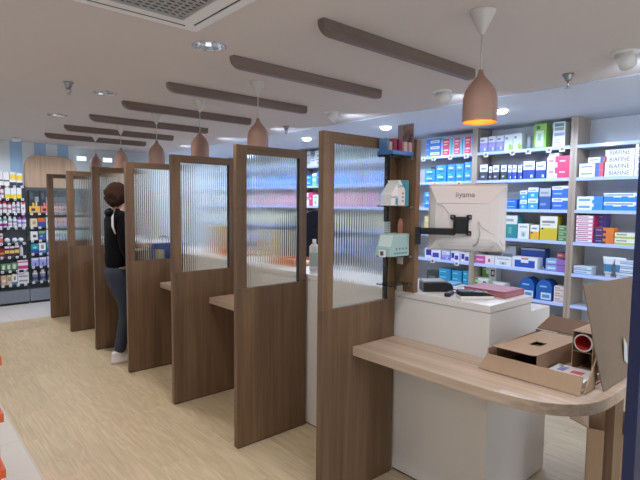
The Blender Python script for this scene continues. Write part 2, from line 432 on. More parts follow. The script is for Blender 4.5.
# air-conditioning cassette
t = thing('air_conditioning_cassette', 'white ceiling air conditioning cassette with square grey grille', 'air conditioner', (0.77, 1.89, ZC))
MB().box(-.45, .45, -.45, .45, -0.028, 0, 0.01).build('casing', WPLAS, t)
g = MB()
for k in range(19):
    a = -0.3+0.6*k/18
    g.box(a-0.0045, a+0.0045, -0.3, 0.3, -0.034, -0.029).box(-0.3, 0.3, a-0.0045, a+0.0045, -0.034, -0.029)
g.box(-.31, .31, -.31, -.3, -.038, -.028).box(-.31, .31, .3, .31, -.038, -.028).box(-.31, -.3, -.31, .31, -.038, -.028).box(.3, .31, -.31, .31, -.038, -.028)
gr = g.build('intake_grille', plain('grille_grey', 'b5b2af', 0.5), t)
MB().box(-.3, .3, -.3, .3, -.0285, -.0282).build('filter_mesh', DARKG, gr)
for sx, sy_, w, d in ((0.41, 0, .022, .36), (-0.41, 0, .022, .36), (0, .41, .36, .022), (0, -.41, .36, .022)):
    l = MB().box(sx-w, sx+w, sy_-d, sy_+d, -.0292, -.0275).build('air_slot', DARKG, t)
    MB().box(sx-w+.006, sx+w-.006, sy_-d+.006, sy_+d-.006, -.034, -.030).build('louvre', WPLAS, l)

# ------------------------------------------------------------------ dividers
def reeded(x0, x1, z0, z1):
    mb = MB(); n = 24; seg = 8; p = (x1-x0)/n; fr, bk = [], []
    xs = [x0+p*i/seg for i in range(n*seg+1)]
    for z in (z0, z1):
        rf, rb = [], []
        for i, x in enumerate(xs):
            q = (i % seg)/seg*2-1
            rf.append(mb.bm.verts.new((x, 0.010-0.0011*(1-q*q), z))); rb.append(mb.bm.verts.new((x, 0.015, z)))
        fr.append(rf); bk.append(rb)
    m = len(xs)
    for i in range(m-1):
        f = mb.bm.faces.new((fr[0][i], fr[0][i+1], fr[1][i+1], fr[1][i])); f.smooth = True
        mb.bm.faces.new((bk[0][i+1], bk[0][i], bk[1][i], bk[1][i+1]))
        for k, r in ((0, 1), (1, 0)):
            q = (fr[k][i], bk[k][i], bk[k][i+1], fr[k][i+1]); mb.bm.faces.new(q if r else q[::-1])
    for i in (0, m-1):
        q = (fr[0][i], fr[1][i], bk[1][i], bk[0][i]); mb.bm.faces.new(q if i == 0 else q[::-1])
    for i in range(seg, m-1, seg):
        for k in (0, 1):
            e = mb.bm.edges.get((fr[0][i], fr[1][i]))
        if e: e.smooth = False
    bmesh.ops.recalc_face_normals(mb.bm, faces=mb.bm.faces)
    return mb
GX0, GX1, GZ0, GZ1 = 1.676-XP, 2.095-XP, 1.019, 1.848
t0 = None
PF = [PY[0]-.006]+[PY[1]-.028, PY[2]-.026]+[y-.014 for y in PY[3:]]
for i, y in enumerate(PF):
    lab = f'{BN[i]} tall wooden divider with reeded glass window standing on the floor'
    if t0 is None:
        t0 = thing('divider_panel', lab, 'divider', (XP, y, 0), 0, 'wooden glazed dividers along the counter')
        W = XPE-XP
        MB().box(0, W, 0, TP, 0.008, GZ0, 0.0015).build('lower_panel', WZ, t0)
        MB().box(0, GX0, 0, TP, GZ0, HP, 0.0015).build('stile', WZ, t0)
        MB().box(GX1, W, 0, TP, GZ0, HP, 0.0015).build('stile', WZ, t0)
        MB().box(GX0, GX1, 0, TP, GZ1, HP, 0.0015).build('top_rail', WX, t0)
        MB().box(0.01, W-0.01, 0.006, TP-0.006, 0, 0.008).build('shadow_gap_strip', BLACK, t0)  # black strip paints in the shadow gap under the panel
        reeded(GX0, GX1, GZ0, GZ1).build('glass_pane', REED, t0)
        gb = MB().box(GX1-0.007, GX1, 0.004, TP-0.004, GZ0, GZ1).box(GX0, GX0+0.002, 0.004, TP-0.004, GZ0, GZ1)
        gb.build('glazing_bead', BLACK, t0)
    else:
        t = copy_tree(t0); t.location.y = y; t['label'] = lab

# ------------------------------------------------------------------ counter desks and ledges
XD0, XD1, ZD = 2.17, 2.605, 1.064
seams = [1.215]+[y+0.018 for y in PY]
bays = ['in front of the nearest divider', 'between nearest and second dividers', 'between second and third dividers', 'between third and fourth dividers',
        'between fourth and fifth dividers', 'between fifth and sixth dividers', 'between sixth and farthest dividers']
for i in range(7):
    a, b = seams[i], seams[i+1]
    t = thing('counter_desk', f'white laminate counter desk {bays[i]}', 'desk', (XD0, a, 0), 0, 'white counter desks')
    MB().box(0.0, XD1-XD0, 0.001, b-a-0.001, ZD-0.036, ZD, 0.0015).build('desk_top', WHITE, t)
    MB().box(0.003, XD1-XD0-0.003, 0.003, b-a-0.003, 0.012, ZD-0.0385, 0.001).build('body', WHITE, t)
    MB().box(0.012, XD1-XD0-0.012, 0.012, b-a-0.012, 0, 0.012).build('plinth', BLACK, t)  # blackened to paint in the shadow gap along the desk base
for i in range(2, 7):
    a, b = PF[i-1]+TP+0.002, PF[i]-0.002
    tag(MB().box(1.905, XD0+0.0025, a-.002, b+.002, 0.752, 0.8, 0.002).build('writing_ledge', WY), f'narrow wooden writing ledge fixed to white desk {bays[i]}', 'shelf', 'wooden writing ledges')
# big curved ledge
out = [(XD0-0.002, PF[0]-0.001), (1.822, PF[0]-0.001), (1.815, 1.05)]
ctrl = [(1.815, 1.0), (1.83, .89), (1.862, .80), (1.925, .725), (2.01, .678), (2.139, .66), (2.45, .66)]
ctrl += [(2.60, .68), (2.71, .76), (2.75, .90)]
cc = [(1.812, 1.12)]+ctrl+[(2.755, 1.10)]
for k in range(1, len(cc)-2):      # smooth curve through the control points
    p0, p1, p2, p3 = (Vector(q) for q in cc[k-1:k+3])
    for q in range(5):
        u = q/5
        v = .5*((2*p1)+(p2-p0)*u+(2*p0-5*p1+4*p2-p3)*u*u+(3*p1-p0-3*p2+p3)*u**3)
        out.append((v.x, v.y))
out += [(2.75, .90), (2.755, 1.2125), (XD0-0.002, 1.2125)]
t = thing('curved_ledge', 'large wooden ledge with rounded end holding opened cardboard boxes', 'counter', (0, 0, 0))
MB().prism(out, 0.752, 0.80, 'z', bev=0.002).build('ledge_top', WY, t)
MB().box(2.312, 2.42, 0.70, 0.737, 0.0, 0.7515, 0.0015).build('end_panel', WZ, t)
# white base cabinet behind the desk end
t = thing('base_cabinet', 'low white cabinet tucked behind the end of the white desk', 'cabinet', (2.61, 1.225, 0))
MB().box(0, .235, 0, .55, 0.01, .975, 0.002).build('body', WHITE, t)
MB().box(.01, .225, .01, .54, 0, .01).build('plinth', BLACK, t)
MB().box(.235, .25, .005, .27, .03, .96, .001).build('door', WHITE, t); MB().box(.235, .25, .275, .545, .03, .96, .001).build('door', WHITE, t)

# ------------------------------------------------------------------ shelf wall
XS, XB = 5.15, 5.46
SZ = [2.145, 1.826, 1.505, 1.185, .868, .55, .22]
POSTS = [0.98, 2.05, 3.145, 4.235, 5.325, 6.415, 7.505, 8.595]
BAYN = ['right bay', 'middle bay', 'third bay', 'fourth bay', 'fifth bay', 'sixth bay', 'farthest bay']
for b in range(7):
    y0, y1 = POSTS[b]+.001, POSTS[b+1]-.001
    t = thing('wall_shelf_unit', f'tall pale-wood pharmacy wall shelving with lit shelves, {BAYN[b]} counted from the right', 'shelf unit', (XS, y0, 0), 0, 'wall shelving behind the counter')
    w = y1-y0
    MB().box(0, XB-XS, 0, .032, 0, ZC-.003, .001).build('side_panel', POST, t)
    MB().box(0, XB-XS, w-.032, w, 0, ZC-.003, .001).build('side_panel', POST, t)
    MB().box(XB-XS, XB-XS+.012, 0, w, 0, ZC-.003).build('back_panel', BACKP, t)
    MB().box(.03, XB-XS, .032, w-.032, 0, .12).build('plinth', BLACK, t)
    for k, z in enumerate(SZ):
        s = MB().box(.012, XB-XS, .033, w-.033, z-.022, z).build('shelf', SHELFMET, t)
        MB().box(0, .012, .033, w-.033, z-.028, z+.004, .001).build('price_rail', RAIL, s)
        if b < 4 and k < 5:
            ntag = [2, 3, 3, 3][b]
            if (b, k) in ((1, 0),): ys = [.10, .22, .42, .58, .87]
            elif (b, k) in ((2, 0),): ys = [.10, .30, .52, .66, .92]
            elif b == 1 or b == 0: ys = []
            else: ys = [.18, .5, .83]
            for q in ys:
                yy = w*(1-q) if False else w*q
                tg = MB().box(-.004, 0, yy-.028, yy+.028, z-.052, z).box(-.0048, -.004, yy-.017, yy+.017, z-.042, z-.012, mi=1)
                tg.build('price_tag', [TAGW, TAGD], s)

# ---- packaging
def pack_mesh(w, d, h, base, rects, tri=()):
    """box, front face is -X; rects (u0,v0,u1,v1,colour) in 0..1, u to the right seen from the front (right = -Y)"""
    us = sorted(set([0, 1]+[round(r[i], 4) for r in rects for i in (0, 2)]))
    vs = sorted(set([0, 1]+[round(r[i], 4) for r in rects for i in (1, 3)]))
    bm = bmesh.new(); mats = [base]
    V = [[bm.verts.new((0, w/2-u*w, v*h)) for u in us] for v in vs]
    for j in range(len(vs)-1):
        for i in range(len(us)-1):
            c = base; uc, vc = (us[i]+us[i+1])/2, (vs[j]+vs[j+1])/2
            for r in rects:
                if r[0] < uc < r[2] and r[1] < vc < r[3]: c = r[4]
            if c not in mats: mats.append(c)
            f = bm.faces.new((V[j][i], V[j][i+1], V[j+1][i+1], V[j+1][i])); f.material_index = mats.index(c)
    B = [bm.verts.new(p) for p in ((d, w/2, 0), (d, -w/2, 0), (d, -w/2, h), (d, w/2, h))]
    bm.faces.new(B[::-1])
    nv, nu = len(vs), len(us)
    bm.faces.new([V[0][i] for i in range(nu)][::-1]+[B[0], B[1]])
    bm.faces.new([V[nv-1][i] for i in range(nu)]+[B[2], B[3]])
    # sides repeat the front's bands
    for u, (b0, b1) in ((0, (B[0], B[3])), (nu-1, (B[1], B[2]))):
        col = [V[j][u] for j in range(nv)]
        f = bm.faces.new(([b0]+col+[b1]) if u == nu-1 else ([b1]+col[::-1]+[b0]))
        r0 = [r for r in rects if (r[0] <= 0.001 if u == 0 else r[2] >= 0.999) and r[3]-r[1] > .6]
        if r0:
            if r0[-1][4] not in mats: mats.append(r0[-1][4])
            f.material_index = mats.index(r0[-1][4])
    bmesh.ops.recalc_face_normals(bm, faces=bm.faces)
    me = bpy.data.meshes.new('medicine_box'); bm.to_mesh(me); bm.free()
    for c in mats: me.materials.append(pcol(c))
    return me
def lines(u0, u1, v, c, n=1, t=.05, gap=.1):
    return [(u0, v-k*gap-t, u1 if k % 2 == 0 else u0+(u1-u0)*.7, v-k*gap, c) for k in range(n)]
STY = {
 'derm':  ('white box with blue and red end', 'e9eaee', [(.66, 0, .83, 1, '4a6fd0'), (.83, 0, 1, 1, 'd9606c'), (.08, .42, .55, .62, '8790ad')]),
 'bia':   ('white box lettered in black capitals', 'eef0f2', [(0, 0, 1, .06, 'b9c2cc')]),
 'cell':  ('white box with blue swoosh end', 'e6edf4', [(.66, 0, 1, 1, '3f8fe0'), (.6, 0, .66, .5, '3f8fe0'), (.08, .35, .52, .65, '6f9fd6')]),
 'bluew': ('blue box with white lettered top band', '3b8ae6', [(0, .62, 1, 1, 'eaf1f8'), (.05, .7, .9, .85, '7d93ad'), (.3, .5, .55, .62, 'eaf1f8'), (.75, .5, .95, .62, 'eaf1f8')]),
 'pinkw': ('flat white box with pink edge', 'efe6ea', [(0, 0, 1, .22, 'd4567e'), (.1, .5, .7, .75, 'a08794'), (.93, .2, 1, 1, 'c03a68')]),
 'puror': ('flat purple and orange box', 'e8813a', [(0, 0, .45, 1, '4b3a68'), (.45, .0, .6, .5, '4b3a68'), (.08, .45, .38, .65, '9c90b4')]),
 'yelw':  ('flat white and lime green box', 'eef0e2', [(0, .05, 1, .42, 'bfcf6a'), (.08, .6, .6, .8, '8d9484')]),
 'ltbl':  ('flat pale blue and white box', 'dfeaf2', [(0, 0, 1, .3, '63b0da'), (.1, .45, .75, .75, '8fb9d4')]),
 'bstr':  ('white box with blue stripes', 'e2eaf2', [(0, .25, 1, .45, '6f9bd0'), (0, .62, 1, .8, '6f9bd0')]),
 'lilac': ('white-topped lilac and blue box', '7f8fe0', [(0, .62, 1, 1, 'e6ebf5'), (.1, .74, .6, .84, '8c90a6'), (0, .3, 1, .6, 'a99ee4'), (.55, .12, .75, .3, 'd8dcf4')]),
 'wgrn':  ('white box with lime green corner', 'e4efee', [(.55, 0, 1, .32, '9ccb57'), (.6, .3, .8, .4, '9ccb57'), (.15, .7, .4, .84, '86929a')]),
 'grey':  ('translucent grey slim box', '9fa9ae', [(.1, .4, .9, .8, 'b2babd')]),
 'green': ('tall lime green box', '93c95f', [(.15, .06, .8, .72, 'cfe6cf'), (.2, .78, .5, .92, '4d8f3f'), (.3, .3, .6, .6, 'a7cdb4')]),
 'wtall': ('tall white box with pale print', 'e4e9ea', [(.12, .82, .88, .95, '5c8e8e'), (.12, .66, .88, .78, '9ba6ae'), (.1, .44, .95, .56, '8ea4cc'), (.15, .25, .6, .3, 'a7aeb4'), (.15, .15, .6, .2, 'a7aeb4')]),
 'blkw':  ('small white-topped black box', '3d4350', [(0, .55, 1, 1, 'dfe3e8'), (.15, .68, .8, .8, '7d8590'), (.2, .2, .6, .3, 'c2c8d0')]),
 'navyw': ('small white-topped navy box', '2f4ea0', [(0, .52, 1, 1, 'e6e8ec'), (.12, .68, .8, .8, '8f97aa'), (.65, .1, .85, .25, 'e6e8ec')]),
 'hotp':  ('pink and white box', 'd9436f', [(0, 0, .36, 1, 'e9dfe2'), (.36, .0, .46, .45, 'e9dfe2'), (.08, .5, .3, .7, 'b294a0'), (.55, .5, .8, .62, 'f2bccb')]),
 'brt':   ('bright blue box', '2f74dd', [(.12, .45, .8, .62, '9cc2f2'), (.0, 0, .06, 1, '89b0ee')]),
 'sky':   ('white-topped sky blue box', '3f9fe0', [(0, .6, 1, 1, 'dce4ea'), (.15, .7, .8, .82, '93a3b2'), (.3, .2, .6, .4, 'b7dcf4')]),
 'bl2':   ('white-topped strong blue box', '3a6fcb', [(0, .68, 1, 1, 'e2e4e8'), (.1, .78, .6, .9, '989da8'), (.1, .3, .6, .42, '9db9ea'), (.65, .68, 1, .78, '3a6fcb')]),
 'gbl':   ('tall grey-topped deep blue box', '3f63a8', [(0, .62, 1, 1, 'b4b8c0'), (.1, .74, .8, .84, '8f949e'), (.1, .2, .6, .3, '7f9bd0')]),
 'teal':  ('white-topped teal box', '2f8f92', [(0, .62, 1, 1, 'e0e2e0'), (.3, .2, .55, .5, '5fb39f'), (.1, .74, .7, .86, 'a3a8a4')]),
 'wht':   ('white box with tiny grey print', 'e6ebee', [(.3, .15, .7, .5, 'bfd0d0'), (.15, .75, .85, .85, 'a5b0b8'), (.45, .2, .55, .4, '5d7d86')]),
 'orng':  ('white-topped orange box', 'eab23c', [(0, .55, 1, 1, 'ebece8'), (.15, .7, .75, .82, '8f9690'), (.05, .4, .3, .55, '3e6f86')]),
 'yell':  ('tall yellow box with white top', 'd9c13c', [(0, .52, 1, 1, 'eae9e0'), (.12, .72, .85, .82, '8a8c80'), (.1, .44, .2, .52, '30303c'), (.12, .62, .6, .67, 'b0b0a0')]),
 'grn2':  ('flat dark green box', '5f8a55', [(0, .7, 1, 1, '93b08a'), (.1, .3, .6, .55, 'a8c2a0')]),
 'pnkb':  ('white box with large pink label', 'e9e3e6', [(0, .05, .55, .95, 'd0559a'), (.08, .4, .45, .6, 'eab4d4'), (.7, .3, .8, .7, 'c84b62')]),
 'chev':  ('white box with broad blue triangles', 'e6e9ef', [(.1, .08, .9, .5, '2f55b8'), (.1, .5, .35, .72, '2f55b8'), (.65, .5, .9, .72, '2f55b8'), (.36, .78, .64, .92, 'c8848c')]),
 'chev2': ('blue box set back behind another', '3457ad', [(0, .9, 1, 1, 'c3c8d2'), (.3, 0, .7, .4, 'dfe3ea'), (.0, 0, .3, .12, 'dfe3ea'), (.7, 0, 1, .12, 'dfe3ea')]),
 'purb':  ('flat blue and purple box', '8fb6e4', [(.55, 0, 1, 1, 'a06fc0'), (.1, .4, .5, .65, 'dbe8f6'), (0, 0, 1, .15, '6d5aa8')]),
 'red':   ('flat dark red box', '9c4a5a', [(.1, .4, .6, .7, 'd8a8b0')]),
 'grO':   ('white and green box with ring mark', 'e9ece6', [(0, 0, .3, 1, '7fb25a'), (.3, 0, .5, .4, '7fb25a'), (.64, .2, .92, .8, '4d5357'), (.71, .35, .85, .65, 'e9ece6'), (.1, .7, .5, .85, 'c8d4bc')]),
 'wpk':   ('small white and pink box', 'e6dcd9', [(.1, .2, .9, .4, 'c9a2a0'), (.1, .6, .6, .8, 'b59d9c')]),
 'cart':  ('pink-printed carton', 'c9b0b0', [(.08, .1, .45, .45, 'e6d8d8'), (.55, .1, .92, .45, 'e6d8d8'), (.08, .55, .45, .9, 'e6d8d8'), (.55, .55, .92, .9, 'e6d8d8')]),
 'redw':  ('red and sky blue box', 'd8405a', [(0, 0, .18, 1, '8fc0ea'), (.8, 0, 1, 1, '6fb8de'), (.28, .55, .7, .72, 'f0c8d0'), (.28, .25, .6, .36, 'f0c8d0')]),
 'aspb':  ('blue box with white oval panel', '3f7fe0', [(.3, .25, .95, .7, 'e2ebf8'), (.4, .4, .85, .55, '7fa4e0'), (.05, .1, .14, .25, 'e2ebf8')]),
 'cyanb': ('bright cyan blue box', '1f8fe6', [(.15, .5, .7, .68, 'bfe0f8'), (.3, .18, .8, .34, '2a58cf'), (.12, .8, .5, .9, '7fc4f2')]),
 'navyb': ('white box with navy zigzag', 'e4e5ee', [(.08, .3, .42, .85, '2b2f9a'), (.5, .15, .9, .6, '3b41b4'), (.42, .2, .55, .3, 'd86a86')]),
 'tealb': ('flat turquoise blue box', '2b9ac8', [(.1, .4, .6, .6, '8fd0e6'), (.9, 0, 1, 1, '227fb0')]),
 'dark':  ('dark grey box', '3c4244', [(.15, .3, .75, .6, '6f7a60')]),
 'pinkb': ('rose pink box', 'd6779a', [(.1, .4, .8, .6, 'f0c9d6')]),
 'crm':   ('cream yellow box', 'd8cd8a', [(.1, .4, .8, .6, 'efe8c4')]),
 'silv':  ('silver grey box', 'c2c8cc', [(.1, .4, .8, .6, '949ca4')]),
 'mintb': ('mint green box', '7fc79a', [(.1, .4, .8, .6, 'd6eedd'), (0, .8, 1, 1, 'e6f0ea')]),
 'purp':  ('violet box', '7a6fd0', [(.1, .4, .8, .6, 'c6c0f0')]),
}
bia_txt = text_mesh('BIAFINE', 0.062, pcol('4a5058'))
DEPTH = lambda y: 5.15*math.sin(YAW)*cp+y*math.cos(YAW)*cp
def shelf_y(px, z):
    """point of the shelf front (x = 5.15 m) met by the sight line through column px"""
    a = (px-320)/F
    zc = (H-z)*(1 if True else 0)
    # solve (rt*d - a*fwd*d) = 0 for y, z known
    nx, ny, nz = (r2.x-a*fwd.x), (r2.y-a*fwd.y), (r2.z-a*fwd.z)
    return -(nx*XS+nz*(z-H))/ny
MESHCACHE = {}
def put_row(bay, k, items, name='medicine_box'):
    z = SZ[k]; pile = 0; last = {}
    for it in items:
        px0, px1, hpx, n, st = it[:5]; back = it[5] if len(it) > 5 else 0.0; dz = it[6] if len(it) > 6 else 0.0
        ya, yb = shelf_y(px0, z+.1), shelf_y(px1, z+.1)
        w = max(.02, ya-yb-.004); yc = (ya+yb)/2
        if back:
            back = .135
            if dz: back = .0
            w = w*(1+back/6); yc = yc*(1+back/6)
        hi = min(POSTS[bay+1]-.036, yc+w/2, last.get((back, dz), 99)-.002); lo = max(POSTS[bay]+.036, yc-w/2)
        w = hi-lo; yc = (hi+lo)/2
        if w < .02: continue
        last[(back, dz)] = lo
        h = hpx*DEPTH(yc)/F/n
        add_pile(bay, k, pile, yc, w, h, n, st, back, dz); pile += 1
def add_pile(bay, k, pile, yc, w, h, n, st, back=0.0, dz=0.0, jit=0.0):
    desc, base, rects = STY[st]
    lo, hi = POSTS[bay]+.034+w/2, POSTS[bay+1]-.034-w/2
    yc = min(max(yc, lo), hi)
    d = .125
    key = (st, round(w, 3), round(h, 3), round(d, 3))
    if key not in MESHCACHE: MESHCACHE[key] = pack_mesh(w, d, h-.0008, base, rects)
    for q in range(n):
        tier = '' if n == 1 else (', top' if q == n-1 else (', bottom' if q == 0 else f', {ORD[q]}-up'))
        o = link('medicine_box', MESHCACHE[key], None, (XS+.016+back+jit*(q % 2), yc, SZ[k]+.0006+dz+q*h))
        tag(o, f'{desc}{tier}, {ORD[pile]} from left, {ORD[k]} shelf {BAYN[bay]}', 'medicine box', f'medicine boxes on {ORD[k]} shelf of {BAYN[bay]}')
        if st == 'bia':
            c = link('printed_word', bia_txt, o, (-.0006, 0, h*.5), (PI/2, 0, -PI/2)); c.scale = (min(1, w/.30), min(1.0, h/.068), 1)
# right bay
put_row(0, 1, [(578.5, 603, 14, 2, 'derm'), (587, 606, 5.5, 1, 'derm', .06, .139), (604, 633.5, 27, 4, 'bia'), (634, 655, 34, 5, 'bia')])
put_row(0, 2, [(576, 602.5, 14, 2, 'cell'), (603, 636, 18, 2, 'bluew'), (637, 652, 18, 2, 'derm')])
put_row(0, 3, [(575, 593, 27.5, 7, 'pinkw'), (587, 604, 29, 6, 'purp', .14), (593.5, 613.5, 16.5, 3, 'puror'), (614, 635, 12.5, 2, 'yelw'), (637, 652, 20, 2, 'bstr')])
put_row(0, 4, [(573, 591, 8.5, 2, 'ltbl'), (619, 636, 19, 4, 'bstr'), (638, 655, 22, 2, 'wgrn')])
# middle bay
put_row(1, 0, [(479, 487, 15, 1, 'lilac'), (487.5, 495, 15.5, 1, 'lilac'), (495.3, 503, 15.5, 1, 'lilac'), (503.5, 512, 16, 1, 'wgrn'), (512.3, 521, 16.5, 1, 'wgrn'),
               (533, 545.5, 24, 1, 'green'), (545, 551, 20, 1, 'grey', .08), (552, 564.5, 24.5, 1, 'wtall'), (565, 570, 22, 1, 'grey', .05)])  # first grey box stands in for the shadow between the tall packs
put_row(1, 1, [(479, 487, 16, 1, 'blkw'), (488, 491.5, 14, 1, 'blkw'), (492, 498.5, 15, 1, 'blkw'), (500, 506, 15, 1, 'blkw'), (507, 511, 14.5, 1, 'navyw'), (511.5, 516, 14.5, 1, 'navyw'),
               (517, 521.5, 14, 1, 'navyw'), (522.5, 534, 18, 1, 'navyw'), (535, 545, 17, 1, 'navyw'), (546, 570, 22, 2, 'hotp'), (548, 558, 3, 1, 'wpk', .02, .225)])
put_row(1, 2, [(506, 516, 10, 2, 'brt'), (519, 526.5, 19, 2, 'sky'), (527, 537.5, 22, 2, 'sky'), (538.5, 550, 21.5, 1, 'gbl'), (551, 568.5, 24, 2, 'bl2')])
put_row(1, 3, [(490, 504, 22, 2, 'bl2'), (504, 516.5, 23, 1, 'teal'), (517, 528.5, 15.5, 1, 'wht'), (529.5, 538.5, 15, 1, 'orng'), (539, 556.5, 24.5, 1, 'yell'), (557.5, 567, 16, 3, 'grn2')])
put_row(1, 4, [(474, 493.5, 8.5, 1, 'pnkb'), (494, 511, 9, 1, 'wht'), (500, 514, 20, 1, 'silv', .1), (511.5, 537, 11.5, 1, 'chev'), (519, 543, 20, 1, 'chev2', .1), (545, 566, 13, 2, 'purb'), (556, 566, 5, 1, 'red', .0, .145)])
put_row(1, 5, [(472, 487, 13, 1, 'grO'), (480, 494, 24, 2, 'grO', .1), (488, 504, 11, 1, 'grO'), (553, 565, 17, 3, 'wpk')])
put_row(1, 6, [(500, 530, 18, 2, 'tealb'), (547.5, 558, 17, 1, 'cart')])
# third bay (left of the monitor)
put_row(2, 0, [(425.5, 439.5, 17.5, 3, 'aspb'), (440, 451, 16.5, 2, 'redw'), (451.5, 461.5, 16.5, 2, 'redw'), (462, 473.5, 17, 2, 'redw')])
put_row(2, 1, [(424, 434.5, 13, 2, 'cyanb'), (435, 445.5, 16.5, 2, 'cyanb'), (446.5, 454.5, 17, 2, 'cyanb'), (455, 463, 17.5, 2, 'cyanb'), (463.5, 472.5, 19, 2, 'cyanb'), (429, 434, 16, 1, 'dark', .12)])
put_row(2, 2, [(423.5, 432, 16, 2, 'cyanb'), (434, 445, 18, 2, 'bl2'), (446, 457, 18, 2, 'sky'), (458, 471, 20, 2, 'brt')])
put_row(2, 3, [(423.5, 430, 17, 2, 'crm'), (432, 445, 18, 1, 'yell'), (446, 457, 17, 1, 'wht'), (458, 470, 18, 2, 'orng')])
put_row(2, 4, [(424, 440, 10.5, 1, 'navyb'), (441, 449, 9, 1, 'lilac'), (450, 458.5, 9.5, 1, 'navyb'), (460, 469, 9.5, 1, 'navyb')])
put_row(2, 5, [(426, 437, 13, 1, 'dark'), (438, 450, 17, 3, 'tealb'), (451, 461, 17, 3, 'tealb'), (462, 470, 18, 3, 'tealb')])
# farther bays, seen through the glass
SETS = {0: ['wht', 'silv', 'mintb', 'wtall', 'dark'], 1: ['aspb', 'cyanb', 'lilac', 'mintb', 'brt'], 2: ['pinkb', 'hotp', 'redw', 'wht', 'pinkw'],
        3: ['crm', 'yell', 'wht', 'yelw', 'silv'], 4: ['silv', 'lilac', 'bl2', 'wht', 'bstr'], 5: ['wht', 'silv', 'tealb', 'navyb', 'wpk']}
for b in range(3, 7):
    for k in range(6):
        y = POSTS[b+1]-.05; pile = 0
        st = SETS[k]
        while True:
            w = random.uniform(.09, .17)
            if y-w < POSTS[b]+.05: break
            s = st[(pile*2+b) % len(st)] if b > 3 else st[(pile//2+pile) % len(st)]
            hh = random.uniform(.15, .24); n = random.choice((1, 1, 2))
            add_pile(b, k, pile, y-w/2, w, hh/n, n, s); pile += 1
            y -= w+random.choice((.006, .01, .02, .09))
# rounded blue packs, tubes, beaker
def dome_pack(yc, lab):
    pts = [(-.083, 0), (.083, 0), (.083, .10)]+[(.083*math.cos(a*PI/10), .12+.10*math.sin(a*PI/10)) for a in range(0, 11)]+[(-.083, .10)]
    t = thing('rounded_pack', lab, 'package', (XS+.03, yc, SZ[5]+.0006), 0, 'rounded blue packs on the sixth shelf')
    MB().prism(pts, 0, .16, 'x', bev=.002).build('carton', pcol('1f62b4'), t)
    MB().prism([(-.075, .012), (.03, .012), (.03, .085), (-.075, .085)], -.0012, 0, 'x').build('front_label', pcol('dde8f0'), t)
    MB().prism([(-.06, .03), (.015, .03), (.015, .065), (-.06, .065)], -.002, -.0012, 'x').build('printed_patch', pcol('4f9ad6'), t)
    MB().prism([(-.03, .14), (.045, .14), (.045, .155), (-.03, .155)], -.0012, 0, 'x').build('printed_word', pcol('9cc4ea'), t)
dome_pack(shelf_y(525, .65), 'left rounded blue pack with white label on sixth shelf, middle bay')
dome_pack(shelf_y(542.5, .65), 'right rounded blue pack with white label on sixth shelf, middle bay')
def cream_tube(yc, lab):
    t = thing('cream_tube', lab, 'tube', (XS+.06, yc, SZ[4]+.0006), 0, 'white cream tubes on the fifth shelf')
    MB().lathe([(.001, 0), (.024, 0), (.024, .03), (.001, .03)], n=20).build('cap', pcol('e6ebee'), t)
    mb = MB(); n = 24; rings = []
    for q in range(8):
        f = q/7; z = .03+f*.165; ry = .030+.022*f; rx = .028*(1-f)+.002
        rings.append([mb.bm.verts.new((rx*math.cos(2*PI*i/n), ry*math.sin(2*PI*i/n), z)) for i in range(n)])
    for q in range(7):
        for i in range(n):
            f = mb.bm.faces.new((rings[q][i], rings[q][(i+1) % n], rings[q+1][(i+1) % n], rings[q+1][i])); f.smooth = True
            f.material_index = 1 if q in (1, 2, 3) else 0
    mb.bm.faces.new(rings[0][::-1]); mb.bm.faces.new(rings[-1])
    mb.build('tube_body', [pcol('dfe5e8'), pcol('3f7fa6')], t)
cream_tube(shelf_y(606, .95), 'left white and blue cream tube standing on fifth shelf')
cream_tube(shelf_y(617.5, .95), 'right white and blue cream tube standing on fifth shelf')
tag(MB().lathe([(.001, 0), (.022, 0), (.022, .13), (.018, .135), (.001, .135)], n=20).build('bottle', pcol('a8b2b6'), None, (XS+.06, shelf_y(526.5, 2.2), SZ[0]+.0006)),
    'slim grey bottle beside the tall lime green box', 'bottle')

# ------------------------------------------------------------------ gondola at the far left
YG = 8.43
GZ = [1.77, 1.585, 1.37, 1.16, .93, .73, .52, .31]
GZ2 = [1.37, 1.16, .96, .76, .56, .33]
def gondola(x0, x1, zs, top, lab):
    t = thing('gondola_shelf', lab, 'shelf unit', (x0, YG, 0), 0, 'dark shop shelving by the striped wall')
    w = x1-x0
    MB().box(0, w, 0.10, 0.13, 0.2, top).build('back_panel', GBACK, t)
    MB().box(0, w, 0.0, .14, .035, .215, .002).build('base', GREYBASE, t)
    MB().box(0.01, w-.01, 0.012, .13, 0, .035).build('plinth', BLACK, t)
    for z in zs:
        s = MB().box(0.004, w-.004, .004, .10, z-.012, z).build('shelf', GBACK, t)
        n = int(w/.095)
        for i in range(n):
            x = (i+.5)*w/n
            MB().box(x-.017, x+.017, -.002, .004, z-.033, z+.001).box(x-.008, x+.008, -.0026, -.002, z-.024, z-.010, mi=1).build('price_tag', [TAGW, TAGD], s)
gondola(.92, 1.595, GZ, 1.765, 'dark grey shop shelf full of toiletries at far left')
gondola(1.605, 2.55, GZ2, 1.752, 'dark grey shop shelf under the rounded wooden header board')
hp = []
x0, x1, z0, z1 = 1.60, 2.335, 1.7525, 2.245
for cx, cz, a0, rx, rz in ((x1-.22, z1-.19, 0, .22, .19), (x0+.17, z1-.19, PI/2, .17, .19)):
    for k in range(9): hp.append((cx+rx*math.cos(a0+k*PI/16), cz+rz*math.sin(a0+k*PI/16)))
hp += [(x0, z0+.02), (x0+.012, z0), (x1-.012, z0), (x1, z0+.02)]
tag(MB().prism(hp, YG+.10, YG+.13, 'y', bev=.003).build('header_board', HEAD), 'rounded pale wooden header board over the dark shelf of tins', 'sign board')
def gx(px): return 1.229+px*.01455
